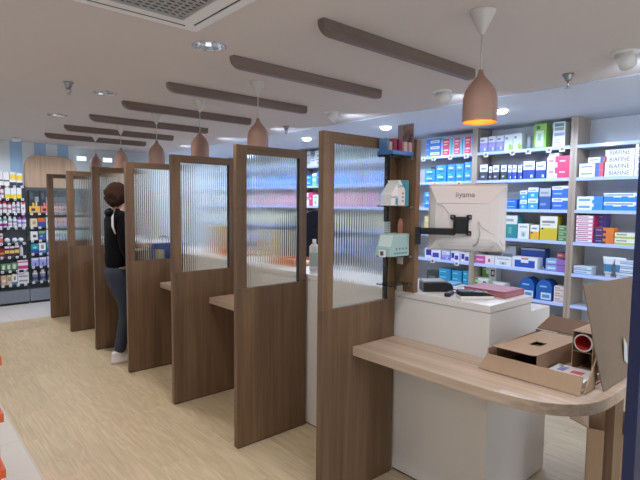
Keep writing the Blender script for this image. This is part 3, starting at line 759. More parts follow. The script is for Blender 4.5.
GSTY = {
 'tubeW': ('white tube', 'e9e9ea', [(0, .3, 1, .42, '5a6068')]), 'tubeY': ('yellow-banded tube', 'e6e6ea', [(0, .45, 1, .8, 'f0cf3a'), (0, 0, 1, .25, '3a3f52')]),
 'botY': ('white box with yellow foot', 'e4e9ec', [(0, .0, 1, .38, 'ecd531')]), 'botR': ('white bottle with red mark', 'e6e4e8', [(.1, .8, .9, 1, 'd24a5c'), (.3, .3, .7, .5, 'b98a98')]),
 'botW': ('white printed bottle', 'e2e4ea', [(.2, .4, .8, .6, 'a7a6ba'), (.2, .15, .8, .25, 'c4b4c4')]), 'mag': ('white bottle with violet cap', 'dfe0ee', [(0, .72, 1, 1, 'b44fc0'), (.2, .3, .8, .5, '9aa4c8')]),
 'magp': ('magenta-marked white bottle', 'e6dfea', [(0, .1, 1, .35, 'a43a8c'), (.2, .6, .8, .8, '5aa38a')]), 'redp': ('red and white pack', 'dcd6d8', [(0, 0, 1, .5, 'd2687a'), (.2, .62, .8, .8, '70505a')]),
 'drk': ('dark pack with yellow band', '4a2f3e', [(0, .3, 1, .6, 'e2c06a'), (.0, .8, 1, 1, 'dcd0d8')]), 'rdk': ('dark red pack', '8c2a34', [(0, .3, 1, .5, 'd8a050')]),
 'wbot': ('plain white bottle', 'e2e4ec', [(0, .8, 1, 1, 'c8ccd8')]), 'grnp': ('green leafy pack', '6f9a72', [(.2, .2, .7, .8, 'cfdccb'), (0, 0, 1, .2, '3f6a48')]),
 'mgb': ('white box with magenta stripes', 'e8dce4', [(0, .1, 1, .45, 'c83a86'), (0, .75, 1, .9, 'b9607c')]), 'tan': ('tan pack', 'c9ab93', [(.2, .3, .8, .6, 'e6d8c6')]),
 'cardb': ('white ruled card box', 'd9d7d8', [(.08, .2, .9, .32, '8b8a90'), (.08, .6, .9, .72, '8b8a90'), (.08, .82, .6, .9, '8b8a90')]), 'brn': ('beige pack', 'd2c2a2', [(.2, .4, .8, .8, 'a08a6a')]),
 'wb': ('white and blue pack', 'e6e9ea', [(0, 0, 1, .25, '4a7fc0'), (.3, .4, .7, .8, '9a8a6a')]),
 'orbl': ('orange and blue box', 'd06a34', [(0, 0, 1, .55, '2f4f9a')]), 'cream': ('cream box', 'dccfb6', [(.3, .3, .8, .7, 'c79a62')]), 'greyw': ('white-grey box', 'cfd0d4', [(.2, .3, .8, .6, '94606c')]),
 'whg': ('white box with dark spot', 'e4e6e2', [(.3, .3, .8, .6, '40403c')]), 'gbl2': ('green and blue box', '3a5aa0', [(0, .7, 1, 1, '7aa458'), (.2, .3, .6, .5, '8fa6d8')]), 'tealx': ('teal box', '2f9aa6', [(0, 0, 1, .4, '2a50a4'), (.3, .5, .8, .7, '8fd0d8')]),
 'lil': ('lilac-blue box', '9a9fdc', [(0, .75, 1, 1, 'd4d3dc'), (.4, .1, .6, .4, '5a4a9a')]), 'bott': ('dark label bottle', '7f86a0', [(0, .65, 1, 1, 'd8dade'), (.1, .15, .9, .4, '4a4f7a')]), 'gry': ('grey-green bottle', '9aa69e', [(.2, .2, .8, .5, '5f6a62')]),
}
def gitem(unit, row, z, px0, px1, h, st, idx, kind):
    desc, base, rects = GSTY[st]
    w = (px1-px0)*.01455-.006; x = gx((px0+px1)/2)
    rowname = f'{ORD[row]} row of {"left" if unit == 0 else "right"} dark shelf'
    lab = f'{desc}, {ORD[idx]} from left, {rowname}'
    if kind == 'box':
        o = link('product_box', pack_mesh(w, .085, h, base, rects), None, (x, YG+.008, z+.0005), (0, 0, PI/2))
        tag(o, lab, 'product box', f'products on {rowname}')
    else:
        r = min(w/2, .038)
        bands = sorted(set([0, .78, 1]+[v for q in rects for v in (q[1], q[3])])); mb = MB()
        mats = [base]
        for a, b in zip(bands[:-1], bands[1:]):
            c = base
            for q in rects:
                if q[1] < (a+b)/2 < q[3]: c = q[4]
            if c not in mats: mats.append(c)
            rr = lambda f: r if f <= .78 else r*.62
            mb.lathe([(rr(b if b <= .78 else .9), a*h), (rr(b if b <= .78 else .9), b*h)], n=14, mi=mats.index(c))
        mb.lathe([(r*.62, .78*h), (r, .78*h)], n=14).lathe([(.001, h), (r*.62, h)], n=14).lathe([(.001, 0), (r, 0)], n=14)
        o = mb.build('bottle', [pcol(c) for c in mats], None, (x, YG+.05, z+.0005))
        tag(o, lab, 'bottle', f'products on {rowname}')
ROWS = [
 (0, [('tubeW', 5.5, 'box', .19), ('tubeW', 5.5, 'box', .17), ('tubeW', 5.5, 'box', .2), ('tubeW', 5.5, 'box', .19), ('tubeY', 5.8, 'box', .2), ('tubeY', 5.8, 'box', .185)], -11),
 (1, [('tubeW', 3, 'b', .15), ('botR', 4.2, 'b', .16), ('botY', 5, 'box', .15), ('botY', 5, 'box', .15), ('botY', 4.6, 'box', .155), ('botY', 4.4, 'box', .15)], -0.5),
 (2, [('botR', 3, 'b', .16), ('botR', 4, 'b', .17), ('botR', 4, 'b', .15), ('botW', 3.8, 'b', .16), ('botW', 4, 'b', .165), ('botR', 4, 'box', .16)], 1.5),
 (3, [('magp', 4.2, 'b', .15), ('magp', 4.2, 'b', .16), ('botW', 4.2, 'b', .16), ('botW', 4.2, 'b', .15), ('mag', 4.2, 'b', .15), ('mag', 4.2, 'b', .15)], 0),
 (4, [('redp', 3.6, 'box', .14)], 0),
 (5, [('rdk', 4, 'box', .12), ('drk', 4.4, 'box', .15), ('drk', 4.4, 'box', .15), ('drk', 4.2, 'box', .16), ('wbot', 4, 'b', .16), ('wbot', 4, 'b', .17)], .5),
 (6, [('grnp', 4.5, 'box', .1), ('grnp', 4.5, 'box', .1), ('grnp', 5.5, 'box', .11), ('mgb', 9.4, 'box', .14)], 1),
 (7, [('tan', 5, 'box', .14), ('brn', 4.5, 'box', .14), ('wb', 5, 'box', .15), ('cardb', 10.3, 'box', .17)], .5)]
for row, its, start in ROWS:
    px = start
    for i, (st, w, kd, h) in enumerate(its):
        if gx(px) > .95 and gx(px+w) < 1.6: gitem(0, row, GZ[row], px, px+w, h, st, i, kd)
        px += w
for i, px in enumerate((7.5, 14.2, 19.5)):
    bm = MB(); bmesh.ops.create_uvsphere(bm.bm, u_segments=20, v_segments=12, radius=.036, matrix=Matrix.Translation((0, 0, .036)))
    for f in bm.bm.faces: f.smooth = True
    tag(bm.build('round_jar', pcol('dfe4ea'), None, (gx(px), YG+.05, GZ[4]+.0005)), f'{("left","middle","right")[i]} round white jar on otherwise bare row of left dark shelf', 'jar', 'round white jars')
# tins with dark printed fronts
for i, (a, b, c) in enumerate(((27.5, 37.5, 'e2b43c'), (38, 47.5, 'e07a70'), (48.2, 58, 'd8d0c8'), (58.5, 68, 'a06a78'))):
    w = (b-a)*.01455
    o = link('printed_tin', pack_mesh(w, .085, .335, '33363c', [(.0, .02, 1, .3, c), (.2, .08, .55, .2, '4a3a3a'), (.3, .3, .5, .45, c), (.55, .5, .9, .72, '8d96a0'), (.1, .6, .4, .9, '4f5660'), (.6, .3, .75, .5, 'd9c2ba')]), None, (gx((a+b)/2), YG+.008, GZ2[0]+.0005), (0, 0, PI/2))
    tag(o, f'tall dark printed tin with {("yellow","coral","white","mauve")[i]} foot under the wooden header', 'tin', 'dark printed tins under the header')
R2 = [(1, ['cream', 'orbl', 'greyw', 'tan', 'orbl', 'greyw', 'cream'], .13, 'box'), (2, ['whg', 'gbl2', 'whg', 'whg', 'gbl2', 'grnp', 'whg'], .135, 'box'), (3, ['tealx', 'wb', 'tealx', 'lil', 'tealx', 'wb', 'tealx'], .15, 'box'),
      (4, ['lil', 'lil', 'lil', 'greyw', 'lil', 'lil', 'lil'], .13, 'box'), (5, ['bott', 'bott', 'gry', 'gry', 'wbot', 'bott', 'gry'], .17, 'b')]
for row, sts, h, kd in R2:
    for i, st in enumerate(sts): gitem(1, row, GZ2[row], 28+i*7.2, 28+i*7.2+6.7, h*(1+.06*((i*7) % 3-1)), st, i, kd)

# far end fittings, seen above the farthest dividers
t = thing('tall_cupboard', 'tall grey cupboard at the far end behind the farthest dividers', 'cupboard', (2.75, 8.35, 0))
MB().box(0, .9, 0, .4, 0, 2.12, .003).build('body', plain('cupboard_grey', '8f8c88', .6), t)
MB().box(.01, .445, -.018, 0, .05, 2.1, .002).build('door', plain('cupboard_door', 'a58f7a', .5), t); MB().box(.455, .89, -.018, 0, .05, 2.1, .002).build('door', plain('cupboard_door', 'a58f7a', .5), t)
for nm_, x, w in (('left', 2.43, .15), ('right', 2.84, .16)):
    t = thing('wall_light', f'{nm_} small glowing white light panel high on far wall', 'wall light', (x, Y1R-.051, 2.26), 0, 'glowing panels on the far wall')
    MB().box(-.0, w, -.04, 0, -.04, .04, .003).build('housing', WPLAS, t)
    MB().box(.006, w-.006, -.044, -.0405, -.034, .034).build('diffuser', emit('panel_glow', 'dceeff', 1.1), t)

# ------------------------------------------------------------------ side display with glass shelves on the first desk
XS1 = 2.159
t = thing('display_board', 'wooden side board with clear glass shelves standing on the white desk', 'display shelf', (XS1, 1.668, ZD+.0005))
MB().box(0, .036, 0, .132, 0, .832, .0015).build('board', WZ, t)
for q, z in enumerate((.052, .205, .474, .737)):
    s = MB().box(-.172, -.0005, .014, .122, z-.003, z+.003, .001).build('glass_shelf', CLEAR, t)
    MB().box(-.026, -.0006, .012, .018, z-.012, z+.001).box(-.026, -.0006, .113, .12, z-.012, z+.001).build('bracket', STEEL, s)
    if q < 2:
        MB().box(-.06, -.058, .03, .07, z-.045, z-.004).build('tag_holder', plain('holder_clear', 'b9b4ae', .3), s)
ZS = [ZD+.0005+z+.0036 for z in (.052, .205, .474, .737)]
XF = XS1-.172; YF = 1.684
# top shelf: blue tray with small boxes and a picture card
t = thing('blue_display_tray', 'low blue display tray on the topmost glass shelf', 'tray', (XF-.004, YF, ZS[3]))
MB().box(0, .165, 0, .108, 0, .004).box(0, .165, 0, .003, 0, .024).box(0, .165, .105, .108, 0, .024).box(0, .003, .003, .105, 0, .024).box(.162, .165, .003, .105, 0, .024).build('tray_body', BLUETRAY, t)
cols = [('5d83b8', 'slate blue', .085), ('c9bda0', 'beige', .068), ('9c2f56', 'crimson', .085), ('8a2a4e', 'dark crimson', .083), ('d8b7b8', 'pale rose', .072), ('d0a9ae', 'dusty rose', .07)]
for i, (c, nme, h) in enumerate(cols):
    w = .011 if i < 2 else .015
    o = MB().box(-w, w, -.028, .028, 0, h, .0008).build('tester_box', pcol(c), None, (XF+(.014, .037, .064, .095, .1265, .1575)[i]-.004, YF+.073-.0085*i, ZS[3]+.0045))
    if i == 5: o.location.x = XF+.1435; 
    if i == 4: o.location.x = XF+.1125
    if i == 3: o.location.x = XF+.0815
    if i == 2: o.location.x = XF+.0505
    if i == 1: o.location.x = XF+.0235
    if i == 0: o.location.x = XF+.0005+.0095-.0005
    o.scale.x = .86
    tag(o, f'{nme} slim box in blue tray, {ORD[i]} from the left', 'product box', 'slim boxes in the blue tray')
def pic_mat():
    m, nt, b = newmat('picture_print'); N, L = nt.nodes, nt.links
    tc = N.new('ShaderNodeTexCoord'); n = N.new('ShaderNodeTexNoise'); n.inputs['Scale'].default_value = 22; n.inputs['Detail'].default_value = 3
    L.new(tc.outputs['Object'], n.inputs['Vector']); cr = N.new('ShaderNodeValToRGB')
    cr.color_ramp.elements[0].position = .36; cr.color_ramp.elements[0].color = hexc('4a3a3c'); cr.color_ramp.elements[1].position = .62; cr.color_ramp.elements[1].color = hexc('9a7a74')
    L.new(n.outputs['Fac'], cr.inputs[0]); L.new(cr.outputs[0], b.inputs['Base Color']); b.inputs['Roughness'].default_value = .4
    return m
pm = pic_mat()
t = thing('picture_card', 'grey-brown picture card standing behind slim boxes on top glass shelf', 'card', (2.1485, YF, ZS[3]))
MB().box(0, .004, 0, .108, 0, .178).build('card', plain('card_grey', '8d8b90', .5), t)
MB().box(-.001, 0, .002, .072, .02, .17).build('printed_photo', pm, t)
# second shelf: white and teal carton with a small sloped one before it
t = thing('carton_display', 'white skincare carton with teal side on second glass shelf', 'product box', (XF, YF, ZS[2]))
MB().box(.062, .145, .012, .088, 0, .135, .001).build('carton', pcol('e6e8e6'), t)
MB().box(.115, .1455, .0108, .0119, .001, .134).prism([(.075, .134), (.115, .134), (.115, .085)], .0108, .0119, 'y').build('side_band', pcol('3f9bb0'), t)
link('printed_word', text_mesh('CeraVe', .024, pcol('5a6a74')), t, (.088, .0112, .105), (PI/2, 0, 0))
for k in range(3): MB().box(.09, .104, .011, .0118, .02+.02*k, .03+.02*k).build('printed_mark', pcol('9a8a84'), t)
t = thing('sloped_carton', 'small slope-topped white carton beside the white and teal carton', 'product box', (XF, YF, ZS[2]))
MB().prism([(.002, .0), (.059, 0), (.059, .118), (.052, .118), (.002, .058)], .012, .085, 'y', bev=.0008).build('carton', pcol('e9ebe9'), t)
link('printed_word', text_mesh('CeraVe', .017, pcol('5a6a74')), t, (.028, .0112, .045), (PI/2, 0, 0))
MB().box(.038, .056, .011, .0118, .004, .038).build('teal_patch', pcol('3f9bb0'), t)
# third shelf: mint display carton with lip and price tag
t = thing('mint_counter_display', 'pale mint sloping counter display carton on third glass shelf', 'display box', (XF-.010, YF, ZS[1]))
MB().prism([(0, 0), (.155, 0), (.155, .118), (.035, .118), (.012, .045), (0, .045)], .0, .104, 'y', bev=.001).build('carton', MINT, t)
for k in range(4): MB().box(.045+.027*k, .054+.027*k, -.0012, -.0002, .034, .044).build('printed_dot', pcol('3f6a70'), t)
MB().box(.03, .14, -.0010, -.0002, .012, .020).build('printed_line', pcol('6f9a9a'), t)
MB().sheet([(.0145, .008, .0505), (.0145, .096, .0505), (.0335, .096, .111), (.0335, .008, .111)], -.0012).build('front_print', pcol('d6e6e2'), t)
tagt = MB().box(-.0065, -.0005, .03, .076, -.004, .034, .001).build('price_tag', TAGW, t); MB().box(-.0073, -.0065, .042, .064, .004, .026).build('tag_screen', plain('tag_dark', '5a4a48', .4), tagt)
t = thing('leaflet_card', 'white printed leaflet standing behind mint display carton', 'card', (XF+.052, YF+.1055, ZS[1]))
MB().box(0, .058, 0, .002, 0, .18).build('card', pcol('c9d6d6'), t)
for k in range(5): MB().box(.006, .052, -.0008, 0, .166-.012*k, .170-.012*k).build('printed_line', pcol('7f8c8c'), t)
t = thing('photo_card', 'small rose-brown photo card sticking up from mint display carton', 'card', (XF+.112, YF+.05, ZS[1]+.1183))
MB().prism([(0, 0), (.036, 0), (.04, .04), (.034, .07), (.018, .082), (.003, .07), (-.006, .04)], 0, .002, 'y', bev=.0003).build('card', plain('rose_photo', 'a5705f', .5, noise=.45, scale=45), t)

# ------------------------------------------------------------------ monitor on a wall arm
mc = Vector((0, 0, H))+(fwd+(466.5-320)/F*r2-(218-240)/F*u2)*2.66
th = math.atan2(mc.y, mc.x)            # from camera
rz = th-PI/2                           # local +Y points away from camera = screen side
t = thing('monitor', 'white flat monitor seen from behind on a black arm', 'monitor', (mc.x, mc.y, mc.z-.18), rz)
Wm, Hm = .405, .362
MB().box(-Wm/2, Wm/2, .012, .032, -.0, Hm, .004).build('bezel', WPLAS, t)
# back shell: swelling panel with a raised upper field
b_ = MB()
def shell(sc, y, z0, z1): return [(-Wm/2*sc, y, z0), (Wm/2*sc, y, z0), (Wm/2*sc, y, z1), (-Wm/2*sc, y, z1)]
lv = [shell(.985, .012, .004, Hm-.004), shell(.95, -.004, .012, Hm-.010), shell(.80, -.024, .05, Hm-.03), shell(.60, -.030, .07, Hm-.09)]
rv = [[b_.bm.verts.new(p) for p in l] for l in lv]
for k in range(3):
    for i in range(4): b_.bm.faces.new((rv[k][i], rv[k][(i+1) % 4], rv[k+1][(i+1) % 4], rv[k+1][i]))
b_.bm.faces.new(rv[3]); b_.bm.faces.new(rv[0][::-1]); bmesh.ops.recalc_face_normals(b_.bm, faces=b_.bm.faces)
sh = b_.build('back_shell', WPLAS, t)
MB().prism([(-.195, Hm-.012), (.195, Hm-.012), (.115, Hm-.105), (-.155, Hm-.105)], -.006, -.034, 'y', bev=.004).build('upper_field', WPLAS, t)
MB().tube([(-.15, -.034, Hm-.11), (-.115, -.035, Hm-.125), (-.09, -.0355, Hm-.16)], .0016).tube([(.06, -.0355, .165), (.075, -.034, .135), (.12, -.030, .105), (.16, -.022, .085), (.19, -.008, .03)], .0016).build('shell_seam', plain('seam_grey', 'b9b9b9', .5), t)
link('brand_lettering', text_mesh('iiyama', .04, pcol('6a6d72')), t, (-.01, -.0352, Hm-.058), (PI/2, 0, 0))
MB().prism([(-.15, .035), (.15, .035), (.10, .012), (-.10, .012)], -.02, -.004, 'y', bev=.002).build('port_cover', plain('port_grey', 'c2c2c0', .5), t)
MB().tube([(.06, -.036, .16), (.07, -.04, .10), (.06, -.035, .05), (.04, -.02, .03)], .003).build('cable', plain('cable_grey', 'c8c8c6', .5), t)
vx, vz = -.028, .142
pl_ = MB().prism([(vx-.055, vz+.055), (vx-.055, vz+.032), (vx-.04, vz+.028), (vx-.04, vz-.028), (vx-.055, vz-.032), (vx-.055, vz-.055), (vx-.03, vz-.055), (vx-.025, vz-.045), (vx+.025, vz-.045), (vx+.03, vz-.055),
      (vx+.055, vz-.055), (vx+.055, vz-.032), (vx+.04, vz-.028), (vx+.04, vz+.028), (vx+.055, vz+.032), (vx+.055, vz+.055), (vx+.03, vz+.055), (vx+.025, vz+.045), (vx-.025, vz+.045), (vx-.03, vz+.055)], -.042, -.0358, 'y')
vp = pl_.build('mount_plate', BLACK, t)
for sx in (-1, 1):
    for sz in (-1, 1):
        MB().lathe([(.001, -.046), (.006, -.046), (.006, -.042)], (vx+sx*.044, 0, vz+sz*.044), 'y', n=12).build('screw', STEEL, vp)
MB().box(vx-.03, vx+.03, -.062, -.042, vz-.045, vz+.04, .003).build('tilt_head', BLACK, vp)
a = MB().box(-.235, vx-.031, -.074, -.048, vz-.052, vz-.016, .002).build('support_arm', BLACK, t)
MB().box(-.262, -.235, -.10, -.048, vz-.105, vz-.012, .002).build('wall_bracket', BLACK, a)

# ------------------------------------------------------------------ things on the desk
t = thing('card_terminal', 'small black and white card terminal on the white desk', 'card terminal', (2.295, 1.375, ZD+.0005), math.radians(-38))
MB().box(-.088, .088, -.042, .042, 0, .016, .004).build('base', WPLAS, t)
MB().prism([(-.086, .0162), (.086, .0162), (.084, .022), (.03, .036), (-.082, .042), (-.086, .036)], -.040, .040, 'y', bev=.003).build('casing', BLACK, t)
MB().sheet([(-.07, -.028, .0418), (-.02, -.028, .0392), (-.02, .028, .0392), (-.07, .028, .0418)], .001).build('screen', plain('screen_grey', '3c4448', .1), t)
for k, c in enumerate(('b84a4a', 'c9b04a', '4a9a5a')): MB().box(.055, .066, -.026+.02*k, -.012+.02*k, .026, .032).build('key', pcol(c), t)
t = thing('label_printer', 'dark rounded till printer with grey lid beside the side board', 'printer', (2.33, 1.645, ZD+.0005), math.radians(-40))
pp = [(-.10, 0), (.10, 0), (.105, .03), (.09, .058), (.06, .066), (-.10, .062)]
MB().prism(pp, -.07, .07, 'y', bev=.006).build('casing', BLACK, t)
MB().prism([(-.10, .063), (.055, .067), (.05, .078), (-.095, .074)], -.062, .062, 'y', bev=.003).build('lid', plain('lid_grey', 'a4a7a9', .4), t)
MB().tube([(.1, -.03, .012), (.125, -.05, .012), (.13, -.09, .006), (.10, -.12, .004)], .004).build('cable', BLACK, t)
t.scale = (.82, .82, .8)
t = thing('hand_scanner', 'small black scanner lying on the desk in front of the printer', 'scanner', (2.25, 1.50, ZD+.0005), math.radians(20))
MB().box(-.05, .05, -.016, .016, 0, .02, .006).build('casing', BLACK, t); MB().box(.05, .052, -.012, .012, .005, .016).build('scan_window', plain('dark_red', '551018', .2), t)
t = thing('book', 'thick rose-red book lying at back edge of the white desk', 'book', (2.50, 1.385, ZD+.0005), math.radians(0))
MB().box(-.10, .10, -.125, .125, 0, .004, .001).box(-.10, .10, -.125, .125, .030, .034, .001).box(.096, .10, -.125, .125, .004, .03).build('cover', plain('rose_cover', 'a85a68', .5), t)
MB().box(-.097, .096, -.122, .122, .0042, .0298).build('pages', pcol('b87a82'), t)
tag(MB().box(-.09, .09, -.09, .09, 0, .006).build('paper_stack', pcol('e4e9ea'), None, (2.51, 1.70, ZD+.0005), (0, 0, .0)), 'thin white paper stack on desk behind the card terminal', 'paper')
tag(MB().box(-.06, .06, -.04, .04, 0, .012, .002).build('blue_packet', pcol('6fb2e0'), None, (2.54, 1.68, ZD+.0072), (0, 0, .1)), 'small pale blue packet lying on white paper stack', 'packet')

# second bay : clear bag on the desk, orange tray ... seen through glass
t = thing('sanitizer_bottle', 'cloudy white bottle with label on desk behind nearest divider', 'bottle', (2.345, 2.72, ZD+.0005))
MB().lathe([(.001, 0), (.034, 0), (.036, .01), (.036, .17), (.02, .19), (.001, .19)], n=24).build('bottle_body', pcol('cfd3d0'), t)
MB().lathe([(.0365, .03), (.0365, .13)], n=24).build('label', pcol('9fb0a8'), t); MB().lathe([(.001, .19), (.014, .19), (.014, .225), (.001, .225)], n=16).build('cap', pcol('e6e6e2'), t)
t = thing('office_chair', 'dark navy office chair behind the counter, seen past nearest divider', 'chair', (3.35, 3.85, 0), math.radians(20))
MB().prism([(-.21, .82), (.21, .82), (.23, 1.0)]+[(.23*math.cos(q*PI/14), 1.22+.26*math.sin(q*PI/14)) for q in range(15)]+[(-.23, 1.0)], -.04, .04, 'x', bev=.02).build('backrest', plain('navy_fabric', '1f2338', .9), t)
MB().box(.02, .47, -.23, .23, .62, .70, .03).build('seat', plain('navy_fabric', '1f2338', .9), t)
MB().tube([(.24, 0, .08), (.24, 0, .62)], .025).build('column', STEEL, t); MB().box(-.02, .10, -.03, .03, .60, .85, .01).build('back_support', BLACK, t)
for k in range(5):
    aa = 2*PI*k/5; MB().tube([(.24, 0, .10), (.24+.28*math.cos(aa), .28*math.sin(aa), .06)], .018).lathe([(.001, -.02), (.03, -.02), (.03, .02), (.001, .02)], (.24+.28*math.cos(aa), .28*math.sin(aa), .03), 'y', n=14).build('leg', BLACK, t)
def tray(y, lab, x=2.47):
    t = thing('paper_tray', lab, 'tray', (x, y, ZD+.0005), 0, 'orange trays on the desks')
    MB().box(-.1, .1, -.14, .14, 0, .012, .002).box(-.1, -.09, -.14, .14, .012, .05).box(.09, .1, -.14, .14, .012, .05).box(-.09, .09, .13, .14, .012, .05).build('tray_body', plain('tray_orange', 'e0803c', .5), t)
    MB().box(-.085, .085, -.12, .12, .0125, .03).build('paper', pcol('efe6d4'), t)
tray(3.05, 'orange paper tray on desk behind second divider'); tray(3.95, 'orange paper tray on desk behind third divider')
for x, y, c, lab in ((2.42, 3.30, 'd9c7a6', 'beige upright box on the desk behind second divider'), (2.45, 4.21, 'c9a878', 'tan upright box on the desk behind third divider')):
    tag(MB().box(-.06, .06, -.09, .09, 0, .26, .002).build('upright_box', pcol(c), None, (x, y, ZD+.0005)), lab, 'box')

t = thing('shopping_bag', 'blue bag on writing ledge beside the person, behind fourth divider', 'bag', (2.05, 4.63, .8005))
MB().prism([(-.10, 0), (.09, 0), (.10, .35), (-.11, .35)], -.06, .06, 'y', bev=.006).build('bag_body', pcol('2a55b0'), t)
MB().tube([(-.05, 0, .345), (-.045, 0, .40), (0, 0, .42), (.045, 0, .40), (.05, 0, .345)], .006).build('handle', pcol('223f86'), t)
tag(MB().box(-.028, .028, -.045, .045, 0, .30, .003).build('beige_packet', pcol('d8cbb0'), None, (1.938, 4.492, .8005)), 'beige packet on writing ledge beside the blue bag', 'packet')
# ------------------------------------------------------------------ cardboard on the curved ledge
ZL = .8005
t = thing('open_mailer_carton', 'opened brown mailer carton with folded-out flaps on curved ledge', 'cardboard box', (0, 0, 0))
MB().box(2.06, 2.55, .745, 1.165, ZL, ZL+.005).build('base_panel', CARD, t)
MB().sheet([(2.024, 1.18, ZL+.001), (2.024, .738, ZL+.001), (2.062, .742, ZL+.066), (2.062, 1.16, ZL+.066)], .005).build('front_flap', CARD, t)
MB().sheet([(2.15, .700, ZL+.002), (2.43, .700, ZL+.002), (2.425, .700, 1.245), (2.16, .80, 1.222)], .005, 6, 8).build('lid', CARD2, t)
MB().sheet([(2.352, .6935, .99), (2.395, .6935, .955), (2.42, .6930, .86), (2.375, .6935, .885)], .0012).build('shipping_label', pcol('d6d8dc'), t)
MB().sheet([(2.05, .738, ZL+.002), (2.15, .735, ZL+.002), (2.225, .742, ZL+.135), (2.20, .744, ZL+.135)], .005).build('side_flap', CARD, t)
MB().sheet([(2.57, 1.165, ZL+.10), (2.57, .92, ZL+.10), (2.69, .93, ZL+.15), (2.69, 1.15, ZL+.15)], .005).box(2.55, 2.555, .745, 1.165, ZL+.005, ZL+.10).build('rear_flap', CARDD, t)
MB().box(2.07, 2.55, 1.16, 1.165, ZL+.005, ZL+.09).build('side_wall', CARD, t)
t = thing('long_carton', 'long brown carton with hand hole and open dark end', 'cardboard box', (2.095, .945, ZL+.006), math.radians(-2))
w, d, h, k = .44, .195, .095, .004
MB().box(0, w, 0, d, 0, k).box(0, w, 0, k, k, h-k).box(0, w, d-k, d, k, h-k).box(w-k, w, k, d-k, k, h-k).build('carton', CARD, t)
top = MB().box(0, .14, 0, d, h-k, h).box(.22, w, 0, d, h-k, h).box(.14, .22, 0, .06, h-k, h).box(.14, .22, .115, d, h-k, h)
top.sheet([(-.055, .0, h+.012), (0.0, 0, h), (0, d, h), (-.055, d, h+.012)], -.003)
top.build('top_panel', CARD, t)
MB().box(.13, .23, .055, .12, h-.022, h-.018).box(.02, w-.01, .008, d-.008, .005, .007).build('inner_lining', CARDD, t)
t = thing('leaflet_pile', 'white leaflets with colourful print inside opened mailer carton', 'paper', (2.29, .86, ZL+.006))
MB().box(-.19, .0, -.10, .072, 0, .022).build('sheets', pcol('eceaea'), t)
for x, y, w, h, c in ((-.17, .03, .05, .035, 'e8923c'), (-.16, -.07, .05, .05, 'd84a5a'), (-.09, .015, .06, .03, '6a6fc0'), (-.09, -.06, .04, .05, 'd84a5a'), (-.035, .045, .03, .015, '5aa87a')):
    MB().box(x, x+w*.28, y, y+h, .0221, .0227).box(x+w*.4, x+w*.68, y, y+h, .0221, .0227).box(x+w*.8, x+w, y, y+h, .0221, .0227).build('printed_letters', pcol(c), t)
t = thing('upright_carton', 'tall narrow brown carton standing open with a paper roll', 'cardboard box', (2.30, .795, ZL+.006))
w, d, h, k = .20, .088, .185, .003
MB().box(0, w, 0, k, 0, h).box(0, w, d-k, d, 0, h).box(0, w, k, d-k, 0, k).box(0, w, k, d-k, h-k, h).box(w-k, w, k, d-k, k, h-k).build('carton', CARD, t)
MB().box(.004, w-k, k, d-k, .092, .095).build('divider', CARDD, t)
t = thing('paper_roll', 'white tube with red inside lying in upright carton', 'roll', (2.305, .839, ZL+.006+.0955+.0398))
MB().lathe([(.0395, 0), (.0395, .18)], axis='x', n=32).lathe([(.034, 0), (.0395, 0)], axis='x', n=32).build('roll', pcol('d9d4d2'), t)
MB().lathe([(.0339, 0.001), (.0339, .17), (.001, .17)], axis='x', n=32).build('inner_lining', pcol('c8403a'), t)
# cartons on the floor under the ledge
t = thing('floor_carton', 'open brown carton on the floor under the curved ledge', 'cardboard box', (2.594, .902, 0), math.radians(20))
MB().box(0, .34, -.19, 0, 0, .005).box(0, .34, -.19, -.185, .005, .44).box(0, .34, -.005, 0, .005, .44).box(0, .005, -.185, -.005, .005, .44).box(.335, .34, -.185, -.005, .005, .44).build('carton', CARD, t)
MB().sheet([(.005, .001, .44), (.24, .001, .44), (.17, .075, .475), (.05, .085, .455)], .004).build('flap', CARD, t)
t = thing('brown_paper_bag', 'crumpled brown paper bag behind the floor carton', 'bag', (3.02, .985, 0))
MB().prism([(-.06, 0), (.10, 0), (.11, .35), (.07, .47), (.02, .43), (-.05, .46), (-.065, .33)], -.04, .05, 'y', bev=.008).build('bag_body', plain('kraft', '9a7a50', .8, noise=.2, scale=14), t)

# ------------------------------------------------------------------ navy panel, orange crates
t = thing('navy_display_panel', 'tall navy blue display panel at the right edge of view', 'display stand', (1.462, .42, 0))
MB().box(0, .60, -.03, 0, .02, 1.76, .003).build('panel', NAVY, t); MB().box(.0, .60, -.12, .06, 0, .02, .003).build('foot', NAVY, t)
cr0 = None
for k in range(3):
    lab = f'orange plastic crate, {("bottom", "middle", "top")[k]} of the stack at left edge'
    if cr0 is None:
        cr0 = thing('stacking_crate', lab, 'crate', (.155, 2.90, 0), 0, 'orange stacking crates'); w, d, h = .21, .20, .272
        MB().box(-w, w, -d, d, 0, .012).box(-w, -w+.012, -d, d, .012, h).box(w-.012, w, -d, d, .012, h).box(-w+.012, w-.012, -d, -d+.012, .012, h).box(-w+.012, w-.012, d-.012, d, .012, h).build('bin', ORANGE, cr0)
        MB().box(-w-.018, w+.018, -d-.018, -d, h-.04, h).box(-w-.018, w+.018, d, d+.018, h-.04, h).box(-w-.018, -w, -d, d, h-.04, h).box(w, w+.018, -d, d, h-.04, h).build('rim', ORANGE, cr0)
    else:
        c = copy_tree(cr0); c.location.z = .2735*k; c['label'] = lab

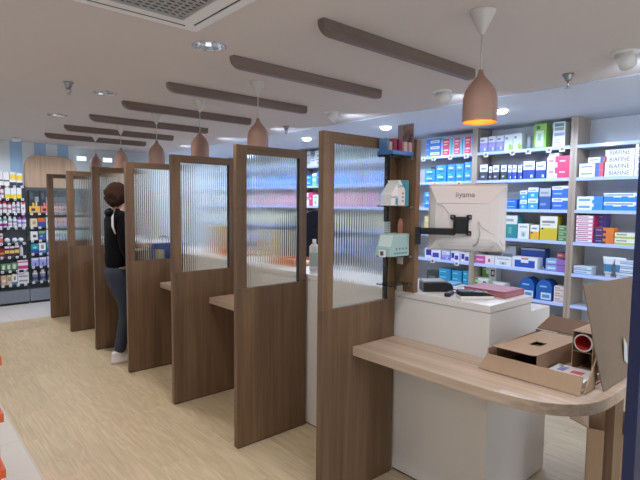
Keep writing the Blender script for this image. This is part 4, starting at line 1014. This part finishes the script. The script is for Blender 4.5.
# ------------------------------------------------------------------ person
def skin_obj(name, verts, edges, radii, mat, parent, sub=2, root=0):
    me = bpy.data.meshes.new(name); me.from_pydata([Vector(v) for v in verts], edges, [])
    o = link(name, me, parent)
    sm = o.modifiers.new('s', 'SKIN'); sm.use_smooth_shade = True
    for i, r in enumerate(radii):
        sv = me.skin_vertices[0].data[i]
        sv.radius = r if isinstance(r, tuple) else (r, r)
        sv.use_root = (i == root)
    ss = o.modifiers.new('u', 'SUBSURF'); ss.levels = sub; ss.render_levels = sub
    bpy.context.view_layer.update()
    nm = bpy.data.meshes.new_from_object(o.evaluated_get(bpy.context.evaluated_depsgraph_get()))
    o.modifiers.clear(); o.data = nm; nm.materials.clear(); nm.materials.append(mat)
    for p in nm.polygons: p.use_smooth = True
    return o
# local frame: +X = facing direction, +Y = the person's left, -Y = right (towards the camera)
P = thing('person', 'person with short brown hair in black jacket and blue jeans at counter', 'person', (1.672, 4.86, 0), math.radians(4))
hipz, kz = .90, .49
R_ = dict(hip=(-.0, -.085, .87), knee=(.045, -.095, .49), ank=(-.045, -.10, .09))
L_ = dict(hip=(-.0, .085, .87), knee=(.14, .10, .49), ank=(.075, .11, .15))
bv = [(.0, 0, .93), (.0, 0, 1.08), (.0, 0, 1.24), (.0, 0, 1.38), (.01, 0, 1.46), (.02, 0, 1.52), (.035, 0, 1.60), (.035, 0, 1.66),
      R_['hip'], R_['knee'], R_['ank'], L_['hip'], L_['knee'], L_['ank'],
      (.0, -.165, 1.39), (-.02, -.205, 1.14), (.07, -.195, .93), (.09, -.19, .89),
      (.03, .15, 1.39), (.12, .165, 1.14), (.27, .15, 1.10), (.33, .14, 1.10),
      (.02, -.10, .035), (.14, .11, .06)]
be = [(0, 1), (1, 2), (2, 3), (3, 4), (4, 5), (5, 6), (6, 7), (0, 8), (8, 9), (9, 10), (0, 11), (11, 12), (12, 13), (3, 14), (14, 15), (15, 16), (16, 17), (3, 18), (18, 19), (19, 20), (20, 21), (10, 22), (13, 23)]
brad = [(.08, .10), (.075, .10), (.08, .11), (.07, .09), .048, .048, (.07, .06), (.055, .05), .06, .045, .034, .06, .045, .034, .05, .038, .03, .026, .05, .038, .03, .026, .03, .03]
body = skin_obj('body', bv, be, brad, SKIN, P)
# head shape with face
hd = MB(); bmesh.ops.create_uvsphere(hd.bm, u_segments=28, v_segments=20, radius=1, matrix=Matrix.Identity(4))
for v in hd.bm.verts:
    x, y, z = v.co
    jaw = 1-.22*max(0, -z)
    v.co = Vector((.035+x*.093*jaw+(.012 if x > .93 and abs(z+.1) < .25 else 0), y*.072*jaw, 1.605+z*.112))
for f in hd.bm.faces: f.smooth = True
hd.tube([(.128, 0, 1.625), (.146, 0, 1.595), (.128, 0, 1.585)], [.008, .013, .008], 10)
for s in (-1, 1): hd.tube([(.03, s*.072, 1.62), (.028, s*.083, 1.605), (.034, s*.075, 1.58)], [.008, .015, .006], 8)
hd.build('head', SKIN, P)
for s in (-1, 1):
    e = MB(); bmesh.ops.create_uvsphere(e.bm, u_segments=12, v_segments=8, radius=.011, matrix=Matrix.Translation((.115, s*.03, 1.622))); e.build('eye', pcol('e8e6e2'), P)
MB().tube([(.122, -.024, 1.553), (.128, 0, 1.552), (.122, .024, 1.553)], .005).build('mouth', pcol('a86a60'), P)
hr = MB(); bmesh.ops.create_uvsphere(hr.bm, u_segments=64, v_segments=40, radius=1)
for v in hr.bm.verts:
    x, y, z = v.co; a = math.atan2(y, x)
    n = .04*math.sin(7*a+4*z)+.03*math.sin(19*a-9*z)+.016*math.sin(41*a+3)+.03*math.sin(9*z+2*a)
    k = 1+n; low = max(0, -z)
    v.co = Vector((.012+x*.122*k*(1-.12*low)-.012*low, y*.100*k*(1-.1*low), 1.612+z*.122*(1+n*.5)))
bmesh.ops.delete(hr.bm, geom=[v for v in hr.bm.verts if (v.co.x > .10 and v.co.z < 1.655) or (v.co.x > .055 and v.co.z < 1.60) or (v.co.x > .02 and v.co.z < 1.53)], context='VERTS')
for f in hr.bm.faces: f.smooth = True
hr = hr.build('hair', HAIR, P)
head_turn = math.radians(22)
for o_ in P.children:
    if o_.name.split('.')[0] in ('head', 'eye', 'mouth', 'hair'):
        o_.rotation_euler.z = head_turn
jv = [(.0, 0, .84), (.0, 0, 1.08), (.0, 0, 1.24), (.0, 0, 1.38), (.01, 0, 1.47), (.0, -.165, 1.40), (-.02, -.21, 1.14), (.075, -.197, .935), (.03, .15, 1.39), (.12, .168, 1.14), (.27, .15, 1.10)]
je = [(0, 1), (1, 2), (2, 3), (3, 4), (3, 5), (5, 6), (6, 7), (3, 8), (8, 9), (9, 10)]
jk = skin_obj('jacket', jv, je, [(.128, .163), (.112, .147), (.112, .15), (.10, .12), .072, .07, .056, .044, .07, .056, .044], JACKET, P)
skin_obj('hood', [(-.055, -.085, 1.45), (-.078, 0, 1.43), (-.055, .085, 1.45), (.0, -.10, 1.47), (.0, .10, 1.47)], [(0, 1), (1, 2), (0, 3), (2, 4)], [.028, .034, .028, .026, .026], JACKET, jk)
MB().tube([(-.055, -.095, 1.475), (-.088, -.120, 1.40), (-.094, -.135, 1.32), (-.078, -.155, 1.25)], [.007, .011, .011, .006], 8).build('white_trim', pcol('d8d8dc'), jk)
jn = skin_obj('jeans', [(.0, 0, .97), (-.005, 0, .87), (R_['hip'][0], R_['hip'][1]*1.05, .78), R_['knee'], (R_['ank'][0], R_['ank'][1], .09), (L_['hip'][0], L_['hip'][1]*1.05, .78), L_['knee'], (L_['ank'][0], L_['ank'][1], .15)],
     [(0, 1), (1, 2), (2, 3), (3, 4), (1, 5), (5, 6), (6, 7)], [(.115, .145), (.12, .15), .092, .072, .056, .092, .072, .056], JEANS, P)
def shoe(cx, cy_, z, pitch, lab):
    o = MB(); n = 18; out_ = []
    for i in range(n):
        a = 2*PI*i/n; x = .13*math.cos(a); out_.append((x, (.045 if x > 0 else .038)*math.sin(a)))
    o.prism(out_, 0, .022, 'z', mi=1)
    lev = [(1.0, 1.0, .022, 0), (1.0, .98, .045, 0), (.82, .85, .065, -.02), (.52, .75, .095, -.055), (.42, .7, .12, -.065)]
    rs = [[o.bm.verts.new((p[0]*a*.97+d, p[1]*b*.97, zz)) for p in out_] for a, b, zz, d in lev]
    for k in range(len(rs)-1):
        for i in range(n):
            f = o.bm.faces.new((rs[k][i], rs[k][(i+1) % n], rs[k+1][(i+1) % n], rs[k+1][i])); f.smooth = True
    o.bm.faces.new(rs[-1])
    return o.build('shoe', [SHOE, SOLE], P, (cx, cy_, z), (0, pitch, 0))
shoe(.005, -.10, 0, 0, ''); shoe(.125, .10, .098, math.radians(55), '')
# right hand: palm, four fingers and thumb, loosely curled beside the hip
hv = [(.085, -.19, .895), (.115, -.188, .85)]; he = [(0, 1)]; hrad = [.022, (.03, .016)]
for k, (dx, ln) in enumerate(((.030, .075), (.010, .085), (-.010, .08), (-.028, .062))):
    b0 = len(hv); hv += [(.122+dx*.7, -.188, .832+dx*.25), (.128+dx*.8, -.184, .832-ln*.5), (.118+dx*.75, -.172, .832-ln*.85), (.106+dx*.7, -.162, .832-ln)]
    he += [(1, b0), (b0, b0+1), (b0+1, b0+2), (b0+2, b0+3)]; hrad += [.010, .009, .0085, .007]
b0 = len(hv); hv += [(.135, -.178, .87), (.155, -.168, .845), (.158, -.160, .82)]; he += [(0, b0), (b0, b0+1), (b0+1, b0+2)]; hrad += [.012, .010, .008]
skin_obj('hand', hv, he, hrad, SKIN, P, 1)
hv2 = []
for (x, y, z) in hv:   # left hand rests on the counter: rotate the hanging hand forward
    dx, dy, dz = x-.085, y+.19, z-.895
    hv2.append((.33-dz*.95, .14-dy, 1.10+dx*.35-.005))
skin_obj('hand', hv2, he, hrad, SKIN, P, 1)

# ------------------------------------------------------------------ lights
def lamp(name, kind, loc, energy, col, size=.05, rot=None, spot=None, blend=.6):
    l = bpy.data.lights.new(name, kind); l.energy = energy; l.color = hexc(col)[:3]
    if kind == 'AREA': l.shape = 'DISK'; l.size = size
    else: l.shadow_soft_size = size
    if kind == 'SPOT': l.spot_size = math.radians(spot); l.spot_blend = blend
    o = bpy.data.objects.new(name, l); COL.objects.link(o); o.location = loc
    if rot: o.rotation_euler = rot
    return o
for x, y in DL+[(1.40, .95), (1.38, -.9), (-.9, -.9), (-.9, 1.0), (-.9, 2.6), (-.9, 4.2), (-.9, 5.8), (3.3, -.9)]:  # lamps beyond DL are added out of view to lift the ambient light
    lamp('downlight_and_fill', 'SPOT', (x, y, ZC-.012), 30, 'fbf8f4', .05, None, 150, .9)
for x, y in ((.3, 7.5), (1.6, 7.5), (2.8, 7.5), (-1.2, 7.5)):  # added unseen lamps that brighten the far shelving and tile floor
    lamp('downlight_and_fill', 'SPOT', (x, y, ZC-.012), 34, 'eef3ff', .05, None, 174, .5)
for x, y, e in ((2.05, .25, 24), (.95, .85, 36)):  # added out of view to brighten the ledge and desk front
    lamp('downlight_and_fill', 'SPOT', (x, y, ZC-.012), e, 'e6eeff', .05, None, 150, .9)
for k in range(6):
    lamp('soffit_lamp', 'SPOT', (4.355, .99+1.412*k, ZC-.02), 95, 'cfe1ff', .06, None, 176, .3)
for x, y in ((3.301, 2.318), (3.287, 3.564), (3.228, 1.026), (3.3, 4.81), (3.3, 6.05), (3.3, 7.3)):  # last three spots are added, without fixtures, to brighten the ceiling band
    lamp('spot_and_fill_lamp', 'SPOT', (x+.09, y, ZC-.09), 11, 'd0e0ff', .04, (0, math.radians(-66), 0), 130, .8)
for y, n in pl:
    lamp('pendant_lamp_light', 'POINT', (2.087, y, ZC-.455), .6, 'ffb070', .02)

# ------------------------------------------------------------------ world and colour
w = bpy.data.worlds.new('world'); scene.world = w; w.use_nodes = True
bg = w.node_tree.nodes['Background']; bg.inputs['Color'].default_value = (.80, .89, 1.0, 1); bg.inputs['Strength'].default_value = 1.5
vs = scene.view_settings
vs.view_transform = 'Standard'; vs.look = 'None'; vs.exposure = 0.4; vs.gamma = 1.0; vs.use_curve_mapping = False
scene.cycles.max_bounces = 14; scene.cycles.transmission_bounces = 10; scene.cycles.diffuse_bounces = 5
scene.cycles.sample_clamp_indirect = 6
